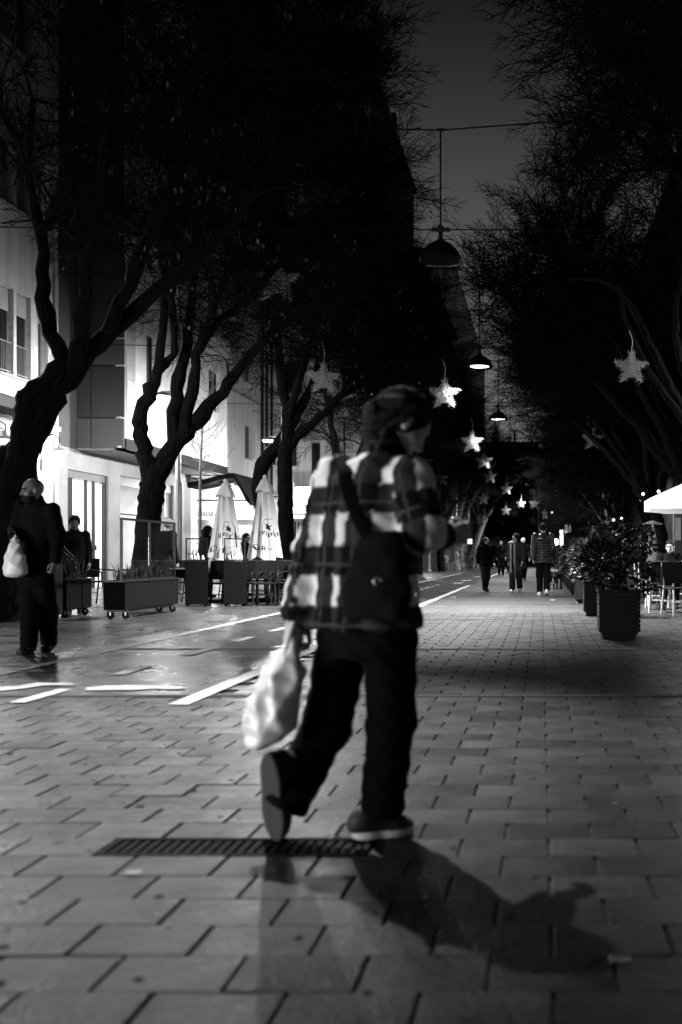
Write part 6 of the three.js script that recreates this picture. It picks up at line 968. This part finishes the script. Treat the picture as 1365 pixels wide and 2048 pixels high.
// ---- the bald man with the bag
{
  const D = 10.2, W = (px, py, dz = 0) => P(px, py, D + dz), f = nrm(V(-0.4, 0, 0.92));
  const J = { pelvis: W(72, 1142), neck: W(74, 1004), head: W(66, 982, -0.05), headUp: nrm(V(-0.05, 1, 0.03)), shL: W(106, 1019, -0.1), shR: W(44, 1014, 0.1), elL: W(117, 1072, -0.06), wrL: W(112, 1122, -0.16), elR: W(30, 1058, 0.02), wrR: W(28, 1070, -0.2), hipL: W(86, 1148, -0.06), hipR: W(62, 1148, 0.06), knL: W(96, 1222, 0.1), knR: W(62, 1226, -0.05), anL: W(99, 1286, 0.22), anR: W(58, 1291, -0.06), heelL: W(104, 1302, 0.28), toeL: W(90, 1304, 0.12), heelR: W(64, 1308, -0.0), toeR: W(36, 1310, -0.12) };
  J.heelL.y = 0.05; J.toeL.y = 0.0; J.heelR.y = 0; J.toeR.y = 0; J.wrR = W(30, 1074, -0.22); J.elR = W(32, 1062, 0.06);
  person({ J, fwd: f, look: nrm(V(-0.7, -0.05, 0.7)), H: 1.8, cell: 0.013, fine: 0.0055, label: 'bald bearded man in dark clothes carrying a white plastic bag', hair: ['beard', 'browsEyeShade'], skin: gray(0.14, 0.42), topMat: M.clothBlack, legMat: gray(0.006, 0.95, { specularIntensity: 0.08 }), trouser: [0.1, 0.09, 0.075], jacket: { hem: W(72, 1172).y, sleeve: [0.07, 0.066, 0.055], collar: true }, shoeMat: gray(0.012, 0.5), shoeW: 0.05, handR: { dir: V(0, -1, 0.1).normalize(), thumb: f, curl: 1.3 }, handL: { dir: V(-0.1, -1, 0.15).normalize(), thumb: f, curl: 0.9 } });
  const pb = thing('carrier_bag', 'full white plastic bag hanging from the bald man\'s hand', 'plastic bag', W(32, 1115, -0.25)), po = pb.position;
  const bl = loft([[1074, 30, 0.03, 0.02], [1090, 30, 0.065, 0.045], [1115, 31, 0.105, 0.075], [1135, 32, 0.125, 0.085], [1148, 31, 0.12, 0.08], [1155, 28, 0.085, 0.05]].map(([y, x, a, b]) => { const p = W(x, y, -0.26); return [p.y, p.x, p.z, a, b]; }), 1, 0, 0, 1), [m, q] = bounds([W(31, 1115, -0.26)], 0.28);
  part('bag_film', nets((x, y, z) => bl(x, y, z) + 0.012 * (Math.abs(Math.sin((x + (y - 1) * 0.25 * Math.sign(x)) * 36 + Math.sin(y * 9))) - 0.5) * smooth(0.82, 1.1, y) + 0.006 * Math.abs(Math.sin((y * 0.8 + x * 0.6) * 30)), m, q, 0.01).translate(-po.x, -po.y, -po.z), gray(0.8, 0.4), pb);
  part('handle', [curveTube([W(28, 1070, -0.22), W(24, 1080, -0.24), W(24, 1092, -0.26)].map((v) => v.sub(po)), 0.014, 10, 6), curveTube([W(30, 1070, -0.24), W(37, 1080, -0.25), W(38, 1092, -0.26)].map((v) => v.sub(po)), 0.014, 10, 6)], gray(0.8, 0.4), pb);
}
// ---- people coming along the paving
const X = (px, d) => (px - CX) * d / F;
walker(X(971, 27.6), 27.6, 1.52, 0.5, 'woman in dark jacket and slim trousers walking beside the cycle lane, head turned', { step: 0.1, look: nrm(V(0.95, 0, 0.3)), style: { hair: ['bun'], trouser: [0.095, 0.075, 0.055], jacket: { hem: 0.72, collar: true }, legMat: M.denim, soleMat: M.offWhite } });
{
  const q = walker(X(1033, 27.6), 27.6, 1.62, -0.2, 'woman with long dark hair, long coat and pale scarf walking towards the camera', { step: 0.16, look: nrm(V(-0.9, -0.08, 0.35)), style: { hair: ['long'], jacket: { hem: 0.6 }, topMat: gray(0.03, 0.9), trouser: [0.1, 0.09, 0.085], legMat: M.denim, shoeMat: M.white, soleMat: M.white } });
  const s = thing('scarf', 'long pale scarf hanging down the front of the long haired woman', 'scarf', V(X(1027, 27.46), 0, -27.46)), t = (x, a, b, w) => { const g = new THREE.PlaneGeometry(w, a - b, 4, 14), p = g.attributes.position; for (let i = 0; i < p.count; i++) p.setZ(i, 0.02 * Math.sin(p.getX(i) * 60) + 0.015 * Math.sin(p.getY(i) * 9)); g.computeVertexNormals(); const k = g.clone().translate(0, 0, -0.012); return mergeGeometries([g, k]).translate(x, (a + b) / 2, 0); };
  part('tail', t(-0.07, 1.34, 0.56, 0.05), gray(0.3, 0.9, { side: THREE.DoubleSide }), s); part('tail', t(0.035, 1.34, 0.4, 0.06).rotateY(0.1), gray(0.25, 0.9, { side: THREE.DoubleSide }), s); part('neck_wrap', new THREE.TorusGeometry(0.085, 0.035, 8, 20).rotateX(1.4).translate(0.0, 1.37, -0.16), gray(0.55, 0.9), s);
}
{
  const d = 25.2, q = walker(X(1087, d), d, 1.82, Math.PI, 'man in a ribbed dark puffer jacket and white soled shoes walking away', { step: -0.17, style: { hair: ['short'], jacket: { hem: 0.82, sleeve: [0.085, 0.078, 0.065], paint: (g) => { const p = g.attributes.position; for (let i = 0; i < p.count; i++) { const k = 1 - 0; p.setXYZ(i, p.getX(i), p.getY(i), p.getZ(i)); } } }, topMat: gray(0.03, 0.35), soleMat: M.white, shoeMat: M.white, legMat: M.clothBlack } });
  const ribs = []; for (let k = 0; k < 9; k++) { const t = k / 8, y = lerp(0.86, 1.42, t), a = lerp(0.215, 0.235, Math.sin(t * 3)), b = 0.15; const pts = []; for (let i = 0; i <= 28; i++) { const c = i / 28 * 6.2832; pts.push(V(Math.cos(c) * a, y, Math.sin(c) * b)); } ribs.push(curveTube(pts, 0.03, 40, 6)); }
  part('quilted_rib', ribs, gray(0.03, 0.35), q.g);
}
walker(X(1003, 51), 51, 1.78, 0, 'man far back between the two walking women', { step: 0.12, style: { hair: ['short'], cell: 0.024, fine: 0.013 } });
walker(X(1047, 41), 41, 1.72, 0.2, 'person with pale cap far back behind the long haired woman', { step: 0.14, style: { hair: ['hood'], hairMat: M.offWhite, cell: 0.024, fine: 0.013 } });
walker(X(1020, 57), 57, 1.66, 0.1, 'person half hidden farthest back beside the long haired woman', { step: 0.1, style: { hair: ['long'], cell: 0.024, fine: 0.013 } });
// ---- people by the cafe
walker(X(150, 17.4), 17.4, 1.68, 0.4, 'dark curly haired person behind the bald man, by the trellis planter', { style: { hair: ['curly'], skin: gray(0.1, 0.6), jacket: { collar: true } } });
walker(X(322, 19.4), 19.4, 1.72, 2.7, 'hunched grey haired man in a dark coat behind the glass wind screen', { lean: 0.28, style: { hair: ['short'], hairMat: gray(0.4, 0.8), jacket: { hem: 0.7, sleeve: [0.09, 0.08, 0.07] } } });
walker(X(414, 24), 24, 1.72, 2.4, 'person with long hair standing as a silhouette before the bright cafe counter', { style: { hair: ['long'], jacket: { hem: 0.7 } } });
walker(X(491, 25), 25, 1.56, 1.5, 'dark haired woman facing the street between the closed parasols', { look: nrm(V(0.9, -0.05, 0.45)), style: { hair: ['long'], jacket: { hem: 0.7 } } });
{
  const q = pose(X(1341, 19.3), 19.3, 1.72, -0.15, { sit: true }); q.J.wrR = q.p(0.05, 0.4, 0.82); q.J.elR = q.p(0.24, 0.18, 0.78); q.J.wrL = q.p(-0.18, 0.42, 0.8);
  person({ J: q.J, fwd: q.f, look: nrm(V(-0.35, -0.12, 0.9)), H: 1.72, cell: 0.015, fine: 0.007, label: 'dark haired man in a dark jacket sitting at the terrace table, leaning on one hand', hair: ['short', 'browsEyeShade'], topMat: M.clothBlack, jacket: { hem: 0.48, collar: true }, skin: gray(0.4, 0.5) });
}
{ // dog beside the puffer jacket man
  const d = 30, bx = X(1112, d), g = thing('dog', 'dark dog on the paving between the puffer jacket man and the planters', 'dog', V(bx, 0, -d)), B = (x, y, z) => V(x, y, z);
  const legs = []; for (const s of [-1, 1]) legs.push(cap(B(s * 0.07, 0.36, 0.2), B(s * 0.075, 0.19, 0.21), 0.045, 0.03), cap(B(s * 0.075, 0.19, 0.21), B(s * 0.075, 0.03, 0.2), 0.028, 0.024), cap(B(s * 0.075, 0.03, 0.2), B(s * 0.075, 0.025, 0.25), 0.028, 0.024), cap(B(s * 0.07, 0.38, -0.2), B(s * 0.08, 0.26, -0.14), 0.065, 0.04), cap(B(s * 0.08, 0.26, -0.14), B(s * 0.08, 0.15, -0.26), 0.035, 0.024), cap(B(s * 0.08, 0.15, -0.26), B(s * 0.08, 0.03, -0.24), 0.024, 0.022), cap(B(s * 0.08, 0.03, -0.24), B(s * 0.08, 0.025, -0.19), 0.027, 0.023));
  const F2 = union([cap(B(0, 0.42, 0.17), B(0, 0.45, -0.18), 0.115, 0.085), cap(B(0, 0.46, 0.2), B(0, 0.6, 0.32), 0.075, 0.06), ell(0, 0.63, 0.36, 0.065, 0.06, 0.075), cap(B(0, 0.615, 0.4), B(0, 0.59, 0.5), 0.038, 0.028), cap(B(0.05, 0.68, 0.34), B(0.06, 0.74, 0.33), 0.025, 0.008), cap(B(-0.05, 0.68, 0.34), B(-0.06, 0.74, 0.33), 0.025, 0.008), cap(B(0, 0.5, -0.24), B(0, 0.62, -0.42), 0.025, 0.01), ...legs], 0.025);
  part('body', nets(F2, [-0.2, -0.02, -0.5], [0.2, 0.8, 0.56], 0.014), gray(0.02, 0.8), g); g.rotation.y = 2.6;
}
renderer.render(scene, camera);
